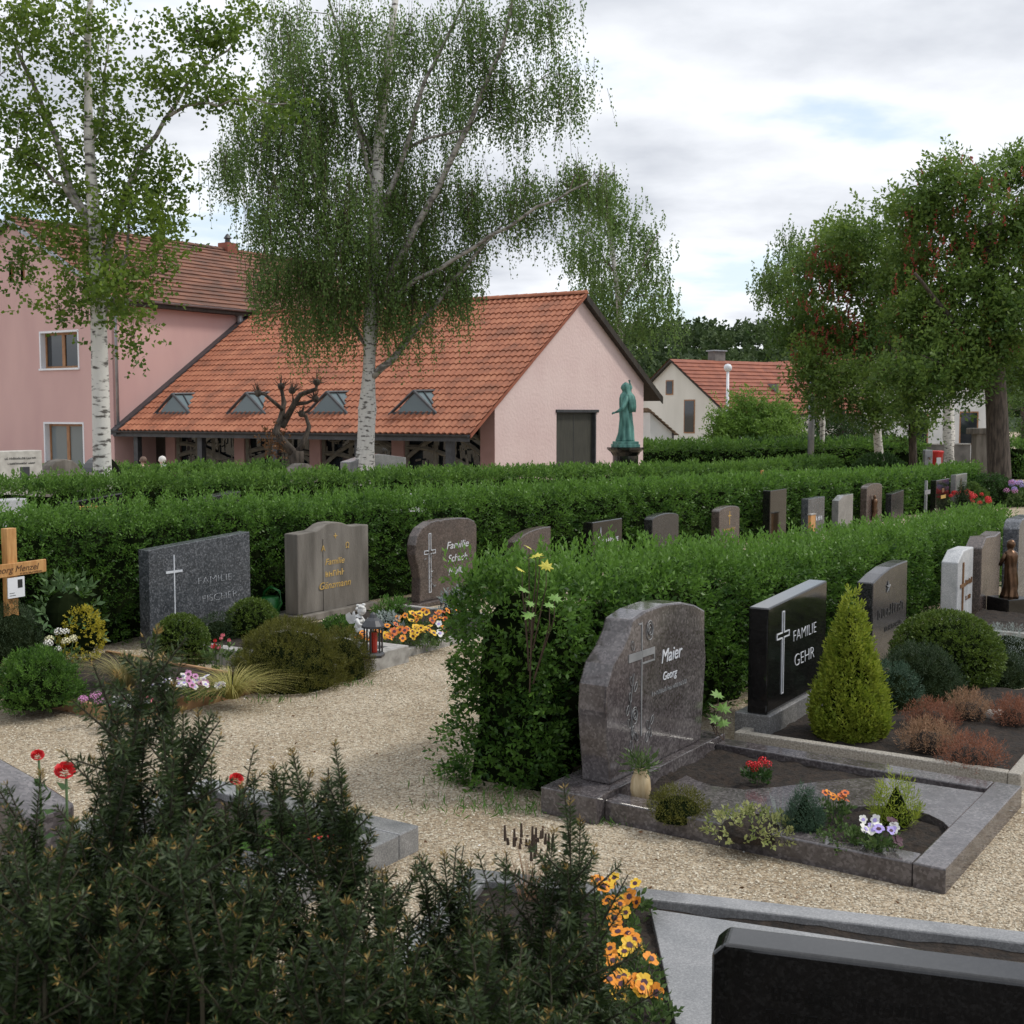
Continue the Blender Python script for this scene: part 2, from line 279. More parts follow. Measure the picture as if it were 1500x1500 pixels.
class MB:
    def __init__(s): s.v = []; s.f = []
    def add(s, v, f):
        k = len(s.v); s.v += [tuple(q) for q in v]; s.f += [tuple(i + k for i in q) for q in f]; return s
    def box(s, x0, x1, y0, y1, z0, z1):
        return s.add([(x0, y0, z0), (x1, y0, z0), (x1, y1, z0), (x0, y1, z0), (x0, y0, z1), (x1, y0, z1), (x1, y1, z1), (x0, y1, z1)],
                     [(0, 3, 2, 1), (4, 5, 6, 7), (0, 1, 5, 4), (1, 2, 6, 5), (2, 3, 7, 6), (3, 0, 4, 7)])
    def prism(s, pts, a0, a1, axis='y'):      # pts (x,z) extruded along y, or (x,y) along z, or (y,z) along x
        n = len(pts)
        mk = {'y': lambda p, a: (p[0], a, p[1]), 'z': lambda p, a: (p[0], p[1], a), 'x': lambda p, a: (a, p[0], p[1])}[axis]
        return s.add([mk(p, a0) for p in pts] + [mk(p, a1) for p in pts],
                     [tuple(range(n)), tuple(range(2 * n - 1, n - 1, -1))] + [(i, i + n, (i + 1) % n + n, (i + 1) % n) for i in range(n)])
    def tube(s, pts, rad, n=8):
        pts = [Vector(p) for p in pts]; rings = []
        for i, p in enumerate(pts):
            d = (pts[min(i + 1, len(pts) - 1)] - pts[max(i - 1, 0)]).normalized()
            u = d.cross(Vector((0, 0, 1)))
            if u.length < 0.05: u = d.cross(Vector((0, 1, 0)))
            u.normalize(); w = d.cross(u); r = rad[i] if hasattr(rad, '__len__') else rad
            rings.append([p + (u * math.cos(a) + w * math.sin(a)) * r for a in [2 * math.pi * k / n for k in range(n)]])
        v = [q for r_ in rings for q in r_]
        f = [(i * n + k, i * n + (k + 1) % n, (i + 1) * n + (k + 1) % n, (i + 1) * n + k) for i in range(len(pts) - 1) for k in range(n)]
        f += [tuple(range(n - 1, -1, -1)), tuple((len(pts) - 1) * n + k for k in range(n))]
        return s.add(v, f)
    def lathe(s, prof, n=16, c=(0, 0)):       # prof (r,z)
        v = [(c[0] + r * math.cos(2 * math.pi * k / n), c[1] + r * math.sin(2 * math.pi * k / n), z) for r, z in prof for k in range(n)]
        f = [(i * n + k, i * n + (k + 1) % n, (i + 1) * n + (k + 1) % n, (i + 1) * n + k) for i in range(len(prof) - 1) for k in range(n)]
        f += [tuple(range(n - 1, -1, -1)), tuple((len(prof) - 1) * n + k for k in range(n))]
        return s.add(v, f)
    def ball(s, c, r, n=10, m=7):
        rx, ry, rz = r if hasattr(r, '__len__') else (r, r, r)
        prof = [(math.sin(math.pi * i / m), -math.cos(math.pi * i / m)) for i in range(m + 1)]
        v = [(c[0] + rx * q * math.cos(2 * math.pi * k / n), c[1] + ry * q * math.sin(2 * math.pi * k / n), c[2] + rz * z) for q, z in prof for k in range(n)]
        return s.add(v, [(i * n + k, i * n + (k + 1) % n, (i + 1) * n + (k + 1) % n, (i + 1) * n + k) for i in range(m) for k in range(n)])
    def mesh(s, name='mesh'):
        me = bpy.data.meshes.new(name); me.from_pydata(s.v, [], s.f); me.update(); return me
    def build(s, name, mat, parent=None, smooth=False, bevel=0.0, loc=None, rotz=0.0, seg=2):
        o = link(name, s.mesh(name), parent, mat, loc, rotz, smooth)
        if bevel:
            b = o.modifiers.new('bevel', 'BEVEL'); b.width = bevel; b.segments = seg; b.limit_method = 'ANGLE'; b.angle_limit = R(40)
        return o
def npmesh(name, V, F, rnd=None):
    V = np.ascontiguousarray(V, dtype=np.float32); F = np.ascontiguousarray(F, dtype=np.int32); n, k = F.shape
    me = bpy.data.meshes.new(name); me.vertices.add(len(V)); me.vertices.foreach_set('co', V.ravel())
    me.loops.add(n * k); me.loops.foreach_set('vertex_index', F.ravel())
    me.polygons.add(n); me.polygons.foreach_set('loop_start', np.arange(0, n * k, k, dtype=np.int32))
    try: me.polygons.foreach_set('loop_total', np.full(n, k, dtype=np.int32))
    except Exception: pass
    me.update(calc_edges=True)
    if rnd is not None:
        a = me.attributes.new('rnd', 'FLOAT', 'FACE'); a.data.foreach_set('value', np.ascontiguousarray(rnd, dtype=np.float32))
    return me
def unit(v): return v / (np.linalg.norm(v, axis=-1, keepdims=True) + 1e-9)
class Leaves:
    def __init__(s): s.V = []; s.R = []
    def add(s, c, d, L, w=0.45, fold=0.12, rnd=None):
        """leaf rhombs: c base points, d directions, L lengths, w width ratio"""
        n = len(c)
        if n == 0: return s
        d = unit(np.asarray(d, float)); L = np.broadcast_to(np.asarray(L, float), (n,))[:, None]
        side = unit(np.cross(d, rng.normal(size=(n, 3)))); up = np.cross(side, d)
        mid = c + d * L * 0.5 + up * L * fold
        s.V.append(np.stack([c, mid + side * L * w * 0.5, c + d * L, mid - side * L * w * 0.5], 1).reshape(-1, 3))
        s.R.append(np.clip(rng.random(n) if rnd is None else rnd, 0, 1)); return s
    def shoots(s, p, d, n, slen, L, w=0.45, spread=0.9, rnd=None):
        """n leaves along a short twig from each point p in direction d"""
        m = len(p); d = unit(d); t = (np.arange(n) + 0.5) / n
        a = unit(np.cross(d, rng.normal(size=(m, 3)))); b = np.cross(d, a)
        ang = np.arange(n) * 2.4 + rng.random((m, 1)) * 6.28
        rad = a[:, None] * np.cos(ang)[..., None] + b[:, None] * np.sin(ang)[..., None]
        sl = np.broadcast_to(np.asarray(slen, float), (m,))
        c = p[:, None] + d[:, None] * (t[None, :, None] * sl[:, None, None])
        dr = d[:, None] * (0.45 + 0.6 * t[None, :, None]) + rad * spread * (1.15 - 0.7 * t[None, :, None])
        LL = np.repeat(np.broadcast_to(np.asarray(L, float), (m,)), n) * rng.uniform(0.7, 1.15, m * n)
        rr = None
        if rnd is not None: rr = np.repeat(rnd, n) + rng.normal(0, 0.12, m * n)
        return s.add(c.reshape(-1, 3), dr.reshape(-1, 3), LL, w, rnd=rr)
    def build(s, name, mat, parent=None, loc=None):
        V = np.concatenate(s.V); n = len(V) // 4
        return link(name, npmesh(name, V, np.arange(n * 4).reshape(-1, 4), np.concatenate(s.R)), parent, mat, loc)
def text_mesh(body, size, mat, parent, loc, rot=(R(90), 0, 0), shear=0.0, align='CENTER', extrude=0.0015, name='inscription', width=None, offset=0.0):
    cu = bpy.data.curves.new('txt', 'FONT'); cu.body = body; cu.size = size; cu.shear = shear; cu.align_x = align; cu.extrude = extrude; cu.offset = offset
    t = bpy.data.objects.new('txt', cu); COL.objects.link(t)
    me = bpy.data.meshes.new_from_object(t); bpy.data.objects.remove(t); bpy.data.curves.remove(cu)
    o = link(name, me, parent, mat, loc); o.rotation_euler = rot
    if width:
        w_ = max(v.co.x for v in me.vertices) - min(v.co.x for v in me.vertices); o.scale = (width / w_, 1, 1)
    return o
def wav(x, y, s=1.0):
    return np.sin(x * 1.7 * s + 1.3) * np.cos(y * 2.3 * s + .4) * .5 + np.sin(x * 4.1 * s + y * 3.3 * s) * .3 + np.sin(x * 9.7 * s - y * 7.9 * s + 2) * .2

# ------------------------------------------------------------------ ground
def make_ground():
    ys = [-60, -5, 0, 3, 6, 9, 11, 12, 14, 17, 20, 24, 28, 32, 36, 38, 42, 60, 100, 300, 900, 2500]
    xs = [-2500, -600, -100, -30, -10, 0, 10, 30, 100, 600, 2500]
    V = [(x, y, gz(y)) for y in ys for x in xs]; n = len(xs)
    F = [(j * n + i, j * n + i + 1, (j + 1) * n + i + 1, (j + 1) * n + i) for j in range(len(ys) - 1) for i in range(n - 1)]
    me = bpy.data.meshes.new('ground'); me.from_pydata(V, [], F); me.update()
    structure(link('ground', me, None, 'gravel'))
make_ground()
GRAVES = []                                  # footprints (origin, rot, x0,x1,y0,y1) kept clear of pebbles
def make_pebbles(n=115000):
    y = 4.6 + 8.9 * rng.random(n) ** 1.5; x = (rng.random(n) - .5) * 2 * (y * 0.43 + .1)
    keep = np.ones(n, bool)
    for o, rot, x0, x1, y0, y1 in GRAVES:
        dx, dy = x - o.x, y - o.y; lx = dx * math.cos(rot) + dy * math.sin(rot); ly = -dx * math.sin(rot) + dy * math.cos(rot)
        keep &= ~((lx > x0) & (lx < x1) & (ly > y0) & (ly < y1))
    x, y = x[keep], y[keep]; n = len(x)
    s = rng.uniform(.0032, .0078, n) * (0.75 + y * 0.05); base = np.array([(1, 0, 0), (0, 1, 0), (-1, 0, 0), (0, -1, 0), (0, 0, .75), (0, 0, -.5)], float)
    a = rng.random(n) * 6.28; ca, sa = np.cos(a), np.sin(a); st = rng.uniform(.6, 1.3, (n, 3))
    V = base[None] * st[:, None] * s[:, None, None]; V = V + rng.normal(0, .12, V.shape) * s[:, None, None]
    X = V[..., 0] * ca[:, None] - V[..., 1] * sa[:, None]; Y = V[..., 0] * sa[:, None] + V[..., 1] * ca[:, None]
    zz = np.where(y < 12, 0, -0.03 * (y - 12)) + s * .25
    V = np.stack([X + x[:, None], Y + y[:, None], V[..., 2] + zz[:, None]], -1)
    T = np.array([(0, 1, 4), (1, 2, 4), (2, 3, 4), (3, 0, 4)])
    F = (np.arange(n)[:, None, None] * 6 + T[None]).reshape(-1, 3)
    o = link('gravel', npmesh('gravel', V.reshape(-1, 3), F, np.repeat(rng.random(n), 4)), None, 'pebble')
    stuff(o); tag(o, 'loose beige gravel covering the paths between the graves', 'gravel')

# ------------------------------------------------------------------ plants
def hedge(label, p0, p1, thick, h0, h1, mat='leaf_hedge', seg=2.0, back=0.25, trim=0.0, lk=0.0030, lmin=0.036, group='clipped hedges between the grave rows', cover=1.9, wild=0.10, belly=0.0):
    """a hedge running from p0 to p1 (ground points of its centre line)"""
    p0, p1 = Vector(p0), Vector(p1); d = (p1 - p0); Ltot = d.length; d.normalize(); nrm = Vector((d.y, -d.x, 0))   # nrm: towards +A side
    t = thing('hedge', label, 'hedge', p0, math.atan2(d.y, d.x), group)
    lv = Leaves(); core = MB(); ns = max(1, round(Ltot / seg))
    for i in range(ns):
        a0, a1 = Ltot * i / ns, Ltot * (i + 1) / ns; m = p0 + d * (a0 + a1) / 2; dist = max(math.hypot(m.x, m.y), 3)
        if abs(m.x) > m.y * 0.5 + 3: dist *= 2.2
        H = (h0 + (h1 - h0) * (i + .5) / ns) if h1 is not None else float(np.interp((a0 + a1) / 2, [q[0] for q in h0], [q[1] for q in h0])); leaf = max(lmin, lk * dist); dens = cover / (leaf * leaf * 0.40) / 6
        z0 = gz(m.y) - p0.z; hw = thick / 2
        def samp(area): return max(3, int(area * dens))
        def emit(x, y, z, nx, ny, nz, wl):
            k = len(x); q = np.stack([x, y, z], 1)
            dirs = np.stack([nx + rng.normal(0, .45, k), ny + rng.normal(0, .45, k), nz + rng.normal(0, .4, k) + .35], 1)
            tone = 0.36 + .26 * nz + 0.34 * wav((x + y) * 2.6, z * 3.1 + y) + .16 * (z - z0) / H + rng.normal(0, .15, k)  # top and upper leaves get lighter tones, light from above put into colour
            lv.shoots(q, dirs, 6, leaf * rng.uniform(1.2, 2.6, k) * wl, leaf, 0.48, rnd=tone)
        seg_l = a1 - a0
        bulge = lambda x, z: 0.12 * wav(x * 1.7, z * 2.1) + .07 * wav(x * 4.3, z * 4.3) - .03 - trim + belly * math.exp(-x / 1.2 if np.ndim(x) == 0 else 0) * np.sin(np.clip(z, 0, H) / H * 3.14)
        for sgn, dn in ((-1, 1.0), (1, back)):            # front (-y local = +A side), back
            k = samp(seg_l * H * dn); x = a0 + rng.random(k) * seg_l; z = rng.random(k) ** 0.85 * H
            rd = np.clip((z - (H - .22)) / .22, 0, 1) ** 2 * 0.12
            y = sgn * (hw - .05 + bulge(x, z + sgn) - rd - rng.random(k) * .10)
            emit(x, y, z + z0, np.zeros(k), np.full(k, float(sgn)), np.zeros(k), 1)
        k = samp(seg_l * thick * 1.25); x = a0 + rng.random(k) * seg_l; y = (rng.random(k) - .5) * thick * .96
        z = H - .05 + (.07 + wild * .45) * wav(x * 1.6, y * 2) + .05 * wav(x * 4.6, y * 4) - (np.abs(y) / hw) ** 4 * .10 - rng.random(k) * .08
        emit(x, y, z + z0, np.zeros(k), np.zeros(k), np.ones(k), 1.15)
        kk = int(seg_l * 42 * wild * 10 * min(1, 11 / dist)); x = a0 + rng.random(kk) * seg_l; y = (rng.random(kk) - .5) * thick * .9      # long shoots
        dirs = np.stack([rng.normal(0, .25, kk), rng.normal(0, .25, kk), np.ones(kk)], 1)
        if kk: lv.shoots(np.stack([x, y, np.full(kk, H - .03 + z0)], 1), dirs, 11, rng.uniform(.08, .20, kk) * (1 + wild), leaf * 1.05, 0.45, rnd=np.full(kk, .85))
        if i in (0, ns - 1):
            k = samp(thick * H * 1.4); y = (rng.random(k) - .5) * thick; z = rng.random(k) * H; sg = -1.0 if i == 0 else 1.0
            x = (a0 if i == 0 else a1) + sg * (0.0 + .13 * wav(y * 2.4, z * 2.4) - rng.random(k) * .12 - (np.abs(y) / hw) ** 4 * .08 - .04)
            emit(x, y, z + z0, np.full(k, sg), np.zeros(k), np.zeros(k), 1)
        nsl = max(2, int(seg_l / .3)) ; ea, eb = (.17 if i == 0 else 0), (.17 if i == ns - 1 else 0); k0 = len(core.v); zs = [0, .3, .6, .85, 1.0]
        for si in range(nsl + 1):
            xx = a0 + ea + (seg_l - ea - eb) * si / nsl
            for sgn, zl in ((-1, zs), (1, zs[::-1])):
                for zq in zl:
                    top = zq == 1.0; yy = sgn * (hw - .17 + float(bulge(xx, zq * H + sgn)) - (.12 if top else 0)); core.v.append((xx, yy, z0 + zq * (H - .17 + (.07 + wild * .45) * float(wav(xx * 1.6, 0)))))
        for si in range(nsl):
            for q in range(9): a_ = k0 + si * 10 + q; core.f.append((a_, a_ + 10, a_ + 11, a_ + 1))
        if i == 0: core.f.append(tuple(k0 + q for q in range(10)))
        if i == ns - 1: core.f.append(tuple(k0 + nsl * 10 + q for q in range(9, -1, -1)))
    lv.build('foliage', mat, t); core.build('dark_core', 'hedge_core', t)  # solid dark core closes the gaps and stands in for inner shade
    return t
def shrub(name, label, cat, base, r, h, mat, leaf, n, shape='ball', w=0.4, k=6, sl=1.6, core='hedge_core', group=None, up=0.2, rough=0.06, spread=0.9):
    """a dense clipped or natural shrub: ball, cone, dome or spread"""
    t = thing(name, label, cat, base, 0, group); lv = Leaves(); u = rng.random(n); a = rng.random(n) * 6.283
    if shape == 'cone':
        z = 1 - np.sqrt(1 - u * .999); z = np.clip(z, 0, 1); prof = np.where(z < .16, .72 + z * 1.75, ((1.0 - z) / .84) ** .95); rr = r * prof
        nz = np.full(n, .5)
    elif shape == 'ball':
        c = 1 - 1.8 * u; z = (c + .8) / 1.8; rr = r * np.sqrt(np.clip(1 - c * c, 0, 1)); nz = c
    else:                                                  # dome
        c = u; z = c; rr = r * np.sqrt(1 - c * c * .98); nz = c + .15
    bump = 1 + rough * wav(a * 1.5, z * 5, 1.6) - rng.random(n) * .13
    rr = rr * bump; x, y = rr * np.cos(a), rr * np.sin(a); zz = z * h * (0.96 + .5 * rough * wav(a, z * 3, 2))
    d = np.stack([np.cos(a) * (1 - np.abs(nz) * .6), np.sin(a) * (1 - np.abs(nz) * .6), nz + up], 1) + rng.normal(0, .25, (n, 3))
    lv.shoots(np.stack([x, y, zz], 1), d, k, leaf * sl, leaf, w, spread, rnd=.5 + .3 * wav(a * 2, z * 6) + rng.normal(0, .15, n))
    lv.build('foliage', mat, t)
    m = MB()
    if shape == 'cone': m.lathe([(r * .5, 0), (r * .80, h * .16), (r * .45, h * .5), (r * .06, h * .86)], 12)
    elif shape == 'ball': m.ball((0, 0, h * .47), (r * .82, r * .82, h * .42), 12, 8)
    else: m.lathe([(r * .82, 0), (r * .80, h * .35), (r * .64, h * .62), (r * .38, h * .80), (r * .05, h * .88)], 12)
    m.build('dark_core', core, t)  # solid dark core, shade inside the shrub put into its colour
    return t
def tuft(name, label, cat, base, n, L, mat, w=0.007, droop=0.6, spread=0.5, r0=0.06, group=None, parent=None, seg=4):
    """arching blades"""
    t = thing(name, label, cat, base, 0, group) if parent is None else parent
    a = rng.random(n) * 6.283; l = L * rng.uniform(.6, 1.1, n); out = np.stack([np.cos(a), np.sin(a), 0 * a], 1); tilt = rng.random(n) * spread
    b0 = out * (rng.random((n, 1)) * r0); side = np.stack([-np.sin(a), np.cos(a), 0 * a], 1); V = []
    for i in range(seg + 1):
        q = i / seg; wd = w * (1 - q * .9)
        p = b0 + out * (l * (tilt * q + droop * q * q * .8))[:, None]; p[:, 2] += l * (q * (1 - tilt * .3) - droop * q ** 2.4 * .62)
        V += [p - side * wd / 2, p + side * wd / 2]
    V = np.stack(V, 1); m = (seg + 1) * 2
    T = np.array([(2 * i, 2 * i + 1, 2 * i + 3, 2 * i + 2) for i in range(seg)])
    F = (np.arange(n)[:, None, None] * m + T[None]).reshape(-1, 4)
    link('blades', npmesh('blades', V.reshape(-1, 3), F, np.repeat(rng.random(n), seg)), t, mat)
    return t
FLOWER = {}
def flower_mesh(kind, mat):
    key = (kind, mat)
    if key in FLOWER: return FLOWER[key]
    m = MB(); mats = [mat]; fm = []
    if kind == 'pansy':                                   # five broad overlapping petals and a dark face
        for j, (a, s) in enumerate(((60, 1.0), (120, 1.0), (190, .9), (350, .9), (270, 1.15))):
            a = R(a); c = Vector((math.cos(a), math.sin(a), 0)); sd_ = Vector((-c.y, c.x, 0)); z = .05 * j
            pts = [Vector((0, 0, z)), c * .45 * s + sd_ * .48 * s + Vector((0, 0, z + .06)), c * .95 * s + sd_ * .32 * s + Vector((0, 0, z + .16)), c * 1.05 * s + Vector((0, 0, z + .1)),
                   c * .95 * s - sd_ * .32 * s + Vector((0, 0, z + .16)), c * .45 * s - sd_ * .48 * s + Vector((0, 0, z + .06))]
            m.add(pts, [(0, 1, 2, 3), (0, 3, 4, 5)]); fm += [0, 0]
        k = [Vector((.42 * math.cos(q), .42 * math.sin(q) - .12, .30)) for q in [i * math.pi / 3 for i in range(6)]]
        m.add(k, [tuple(range(6))]); fm.append(1); mats.append('petal_dark' if mat not in ('petal_white',) else 'petal_violet')
    elif kind == 'rose':
        for ring, (n, r_, z, t) in enumerate(((7, 1.0, .1, .35), (6, .75, .3, .6), (5, .5, .45, .8), (4, .26, .55, 1.0))):
            for i in range(n):
                a = 6.283 * i / n + ring; c = Vector((math.cos(a), math.sin(a), 0)); s_ = Vector((-c.y, c.x, 0)); w_ = 6.2 * r_ / n
                m.add([c * r_ * .35 + Vector((0, 0, z - .35)), c * r_ * .8 + s_ * w_ * .55 + Vector((0, 0, z + .1 * t)), c * r_ * 1.02 + s_ * w_ * .3 + Vector((0, 0, z + .42 * t)),
                       c * r_ * 1.02 - s_ * w_ * .3 + Vector((0, 0, z + .42 * t)), c * r_ * .8 - s_ * w_ * .55 + Vector((0, 0, z + .1 * t))], [(0, 1, 2, 3, 4)]); fm.append(0)
    elif kind == 'ball':                                  # dense head of small florets
        for i in range(26):
            z = 1 - 1.5 * i / 25; a = i * 2.4; r_ = math.sqrt(max(0, 1 - z * z)); c = Vector((r_ * math.cos(a), r_ * math.sin(a), z * .8)); u = c.cross(Vector((.3, .2, 1))).normalized(); w_ = c.cross(u).normalized()
            m.add([c - u * .27, c + w_ * .27 + c * .1, c + u * .27, c - w_ * .27 + c * .1], [(0, 1, 2, 3)]); fm.append(0)
    else:                                                 # tulip cup
        for i in range(6):
            a = 6.283 * i / 6; c = Vector((math.cos(a), math.sin(a), 0)); s_ = Vector((-c.y, c.x, 0))
            m.add([Vector((0, 0, -.6)), c * .7 + s_ * .4 + Vector((0, 0, 0)), c * .6 + Vector((0, 0, 1.0)), c * .7 - s_ * .4 + Vector((0, 0, 0))], [(0, 1, 2, 3)]); fm.append(0)
    me = m.mesh('flower')
    for q in mats: me.materials.append(MATS[q])
    me.polygons.foreach_set('material_index', fm); FLOWER[key] = me
    return me
def bedding(name, label, cat, base, r, mats, n, kind='pansy', size=.025, h=.12, leaf='leaf_bed', group=None, nl=60, stems=True, ll=.035, face=None):
    """a flowering plant: leaves, and every blossom a part of its own"""
    t = thing(name, label, cat, base, 0, group); a = rng.random(nl) * 6.283; q = np.sqrt(rng.random(nl)) * r
    p = np.stack([q * np.cos(a), q * np.sin(a), rng.random(nl) * h * .55], 1)
    lv = Leaves(); lv.shoots(p, np.stack([np.cos(a) * .5, np.sin(a) * .5, np.ones(nl)], 1) + rng.normal(0, .3, (nl, 3)), 5, ll * 1.2, ll, .5); lv.build('foliage', leaf, t)
    st = MB()
    for i in range(n):
        a_ = rng.random() * 6.283; q_ = math.sqrt(rng.random()) * r * .95; z = h * (.7 + .45 * rng.random())
        me = flower_mesh(kind, mats[i % len(mats)]); o = bpy.data.objects.new('flower', me); COL.objects.link(o); o.parent = t
        o.location = (q_ * math.cos(a_), q_ * math.sin(a_), z); s_ = size * rng.uniform(.75, 1.15); o.scale = (s_, s_, s_)
        tl = face if face is not None else (R(rng.uniform(15, 60)) if kind == 'pansy' else R(rng.uniform(-15, 20)))
        o.rotation_euler = (tl, R(rng.uniform(-15, 15)), R(rng.uniform(-50, 60)))
        st.tube([(q_ * .6 * math.cos(a_), q_ * .6 * math.sin(a_), 0), (q_ * math.cos(a_), q_ * math.sin(a_), z - size * .3)], .0022, 4)
    if stems: st.build('stems', 'leaf_stem', t)
    return t
noise_mat('leaf_stem', (0.05, 0.10, 0.03), (0.08, 0.14, 0.045), 10, 0.6)
noise_mat('petal_center', (0.05, 0.01, 0.03), (0.07, 0.015, 0.04), 10, 0.6)

# ------------------------------------------------------------------ graves and stones
def headstone(name, label, base, rot, w, h, th, prof, mat, plinth=None, pmat=None, bevel=.012, group=None, cat='headstone', seg=2):
    """base = ground point under the front left corner; prof = outline (x 0..1, z 0..1); the front looks along local -y"""
    t = thing(name, label, cat, base, rot, group); z0 = 0
    if plinth:
        ov, pd, ph = plinth; z0 = ph
        MB().box(-ov, w + ov, -ov * .8, pd, 0, ph).build('plinth', pmat or mat, t, bevel=.006)
    MB().prism([(x * w, z0 + z * h) for x, z in prof], 0.0 if not plinth else .03, th).build('stone', mat, t, bevel=bevel, seg=seg)
    t['z0'] = z0; t['fy'] = (-.0 if not plinth else .03)
    return t
def letters(t, body, x, z, size, mat, shear=0.0, width=None, ex=.002, offset=0.0):
    return text_mesh(body, size, mat, t, (x, t['fy'] - .0015, t['z0'] + z), shear=shear, extrude=ex, width=width, offset=offset)
def marks(t, x, z, width, size, mat, seed=1, y=None, ex=.002, back=False, sl=.0):
    """a line of writing that cannot be read in the photograph: letter-sized strokes, no characters"""
    q = random.Random(seed); m = MB(); y = (t['fy'] - .0015) if y is None else y; b = t.get('z0', 0); u = x - width / 2; st = size * .13; k = 0
    while u < x + width / 2 - size * .3:
        w_ = size * q.uniform(.32, .58); hh = size * q.uniform(.48, .72); y0, y1 = (y - ex - .0001 * (k % 5), y + .001) if not back else (y - .001, y + ex + .0001 * (k % 5))
        m.box(u, u + st, y0, y1, b + z, b + z + hh)
        if q.random() < .7: m.box(u + w_ - st, u + w_, y0, y1, b + z, b + z + hh * q.uniform(.6, 1))
        zz = b + z + hh * q.choice((.0, .42, .8)); m.box(u + st, u + w_ - st, y0, y1, zz, zz + st * .9)
        u += w_ + size * (.16 if q.random() < .86 else .42); k += 1
    return stuff(m.build('inscription', mat, t))
def cross_part(t, x, z0, z1, zarm, half, wd, mat, depth=.006, wa=None):
    m = MB(); y = t['fy'] - .001; b = t['z0']
    m.box(x - wd / 2, x + wd / 2, y - depth, y + .002, b + z0, b + z1); wa = wa or wd
    m.box(x - half, x - wd / 2, y - depth, y + .002, b + zarm - wa / 2, b + zarm + wa / 2); m.box(x + wd / 2, x + half, y - depth, y + .002, b + zarm - wa / 2, b + zarm + wa / 2)
    return m.build('cross', mat, t)
def outline_cross(t, x, z0, z1, zarm, half, wd, line, mat, parts=None):
    """hollow cross drawn with thin raised lines"""
    y = t['fy'] - .001; b = t['z0']; hw = wd / 2
    P_ = [(x - hw, z0), (x + hw, z0), (x + hw, zarm - hw), (x + half, zarm - hw), (x + half, zarm + hw), (x + hw, zarm + hw), (x + hw, z1), (x - hw, z1), (x - hw, zarm + hw), (x - half, zarm + hw), (x - half, zarm - hw), (x - hw, zarm - hw)]
    m = MB()
    for i in range(12):
        (xa, za), (xb, zb) = P_[i], P_[(i + 1) % 12]; e = line / 2
        m.box(min(xa, xb) - e, max(xa, xb) + e, y - .003 - .0002 * i, y + .002, b + min(za, zb) - e, b + max(za, zb) + e)
    return m.build('cross', mat, t)
ARCH = [(0, 0), (1, 0), (1, .90)] + [(.5 + .5 * math.cos(a), .90 + .10 * math.sin(a)) for a in [math.pi * i / 10 for i in range(1, 10)]] + [(0, .90)]
ROUND = [(0, 0), (1, 0), (1, .68)] + [(.5 + .5 * math.cos(a), .68 + .32 * math.sin(a)) for a in [math.pi * i / 14 for i in range(1, 14)]] + [(0, .68)]
RECT = [(0, 0), (1, 0), (1, 1), (0, 1)]
WAVE = [(0, 0), (1, 0), (1, 1.0), (.8, 1.0), (.6, .99), (.42, .965), (.25, .92), (.1, .85), (0, .80)]
SHOULDER = [(0, 0), (1, 0), (1, .93), (.76, .935), (.70, .95), (.62, .985), (.55, 1.0), (.45, 1.0), (.38, .985), (.31, .945), (.26, .925), (0, .91)]
BELL = [(.06, 0), (.94, 0), (.97, .3), (1, .6), (1, .86), (.96, .93), (.86, .975), (.7, .995), (.44, 1.0), (.40, .985), (.36, 1.0), (.24, .985), (.1, .92), (.03, .83), (0, .72), (.0, .6), (.04, .45), (.07, .3)]
MAIER = [(.03, 0), (.97, 0), (.985, .15), (1, .35), (1.02, .55), (1.0, .72), (1.0, .88), (.88, .94), (.74, .98), (.55, 1.0), (.36, .99), (.23, .955), (.20, .88), (.14, .80), (.05, .72), (0, .60), (-.01, .45), (.0, .28), (.02, .12)]
CHAMF = [(0, 0), (1, 0), (1, 1), (.35, 1.0), (0, .87)]
SLOPE = [(0, 0), (1, 0), (1, 1.0), (0, .93)]
def kerb_grave(name, label, o, rot, w, l, kw, kh, mat, soil=True, sides='flr', group=None, soil_z=None, back=0.0, bevel=.008):
    """origin at the back left corner, x along the row, the grave runs to -y"""
    t = thing(name, label, 'grave', o, rot, group)
    if 'f' in sides: MB().box(0, w, -l, -l + kw, -.05, kh).build('kerb', mat, t, bevel=bevel)
    if 'l' in sides: MB().box(0, kw, -l + kw + .002, back, -.05, kh - .001).build('kerb', mat, t, bevel=bevel)
    if 'r' in sides: MB().box(w - kw, w, -l + kw + .002, back, -.05, kh - .001).build('kerb', mat, t, bevel=bevel)
    if 'b' in sides: MB().box(kw + .002, w - kw - .002, back - kw, back, -.05, kh - .002).build('kerb', mat, t, bevel=bevel)
    if soil:
        z = kh - .035 if soil_z is None else soil_z; nx = 26; ny = 30; V = []; 
        for j in range(ny + 1):
            for i in range(nx + 1):
                x = kw * .8 + (w - kw * 1.6) * i / nx; y = -l + kw * .8 + (l - kw * .8 + back) * j / ny
                V.append((x, y, z + .018 * float(wav(x * 5, y * 5)) + random.uniform(-.007, .007)))
        F = [(j * (nx + 1) + i, j * (nx + 1) + i + 1, (j + 1) * (nx + 1) + i + 1, (j + 1) * (nx + 1) + i) for j in range(ny) for i in range(nx)]
        me = bpy.data.meshes.new('soil'); me.from_pydata(V, [], F); me.update(); link('soil', me, t, 'soil', smooth=True)
    GRAVES.append((Vector(o), rot, -.01, w + .01, -l - .01, back + .3))
    return t

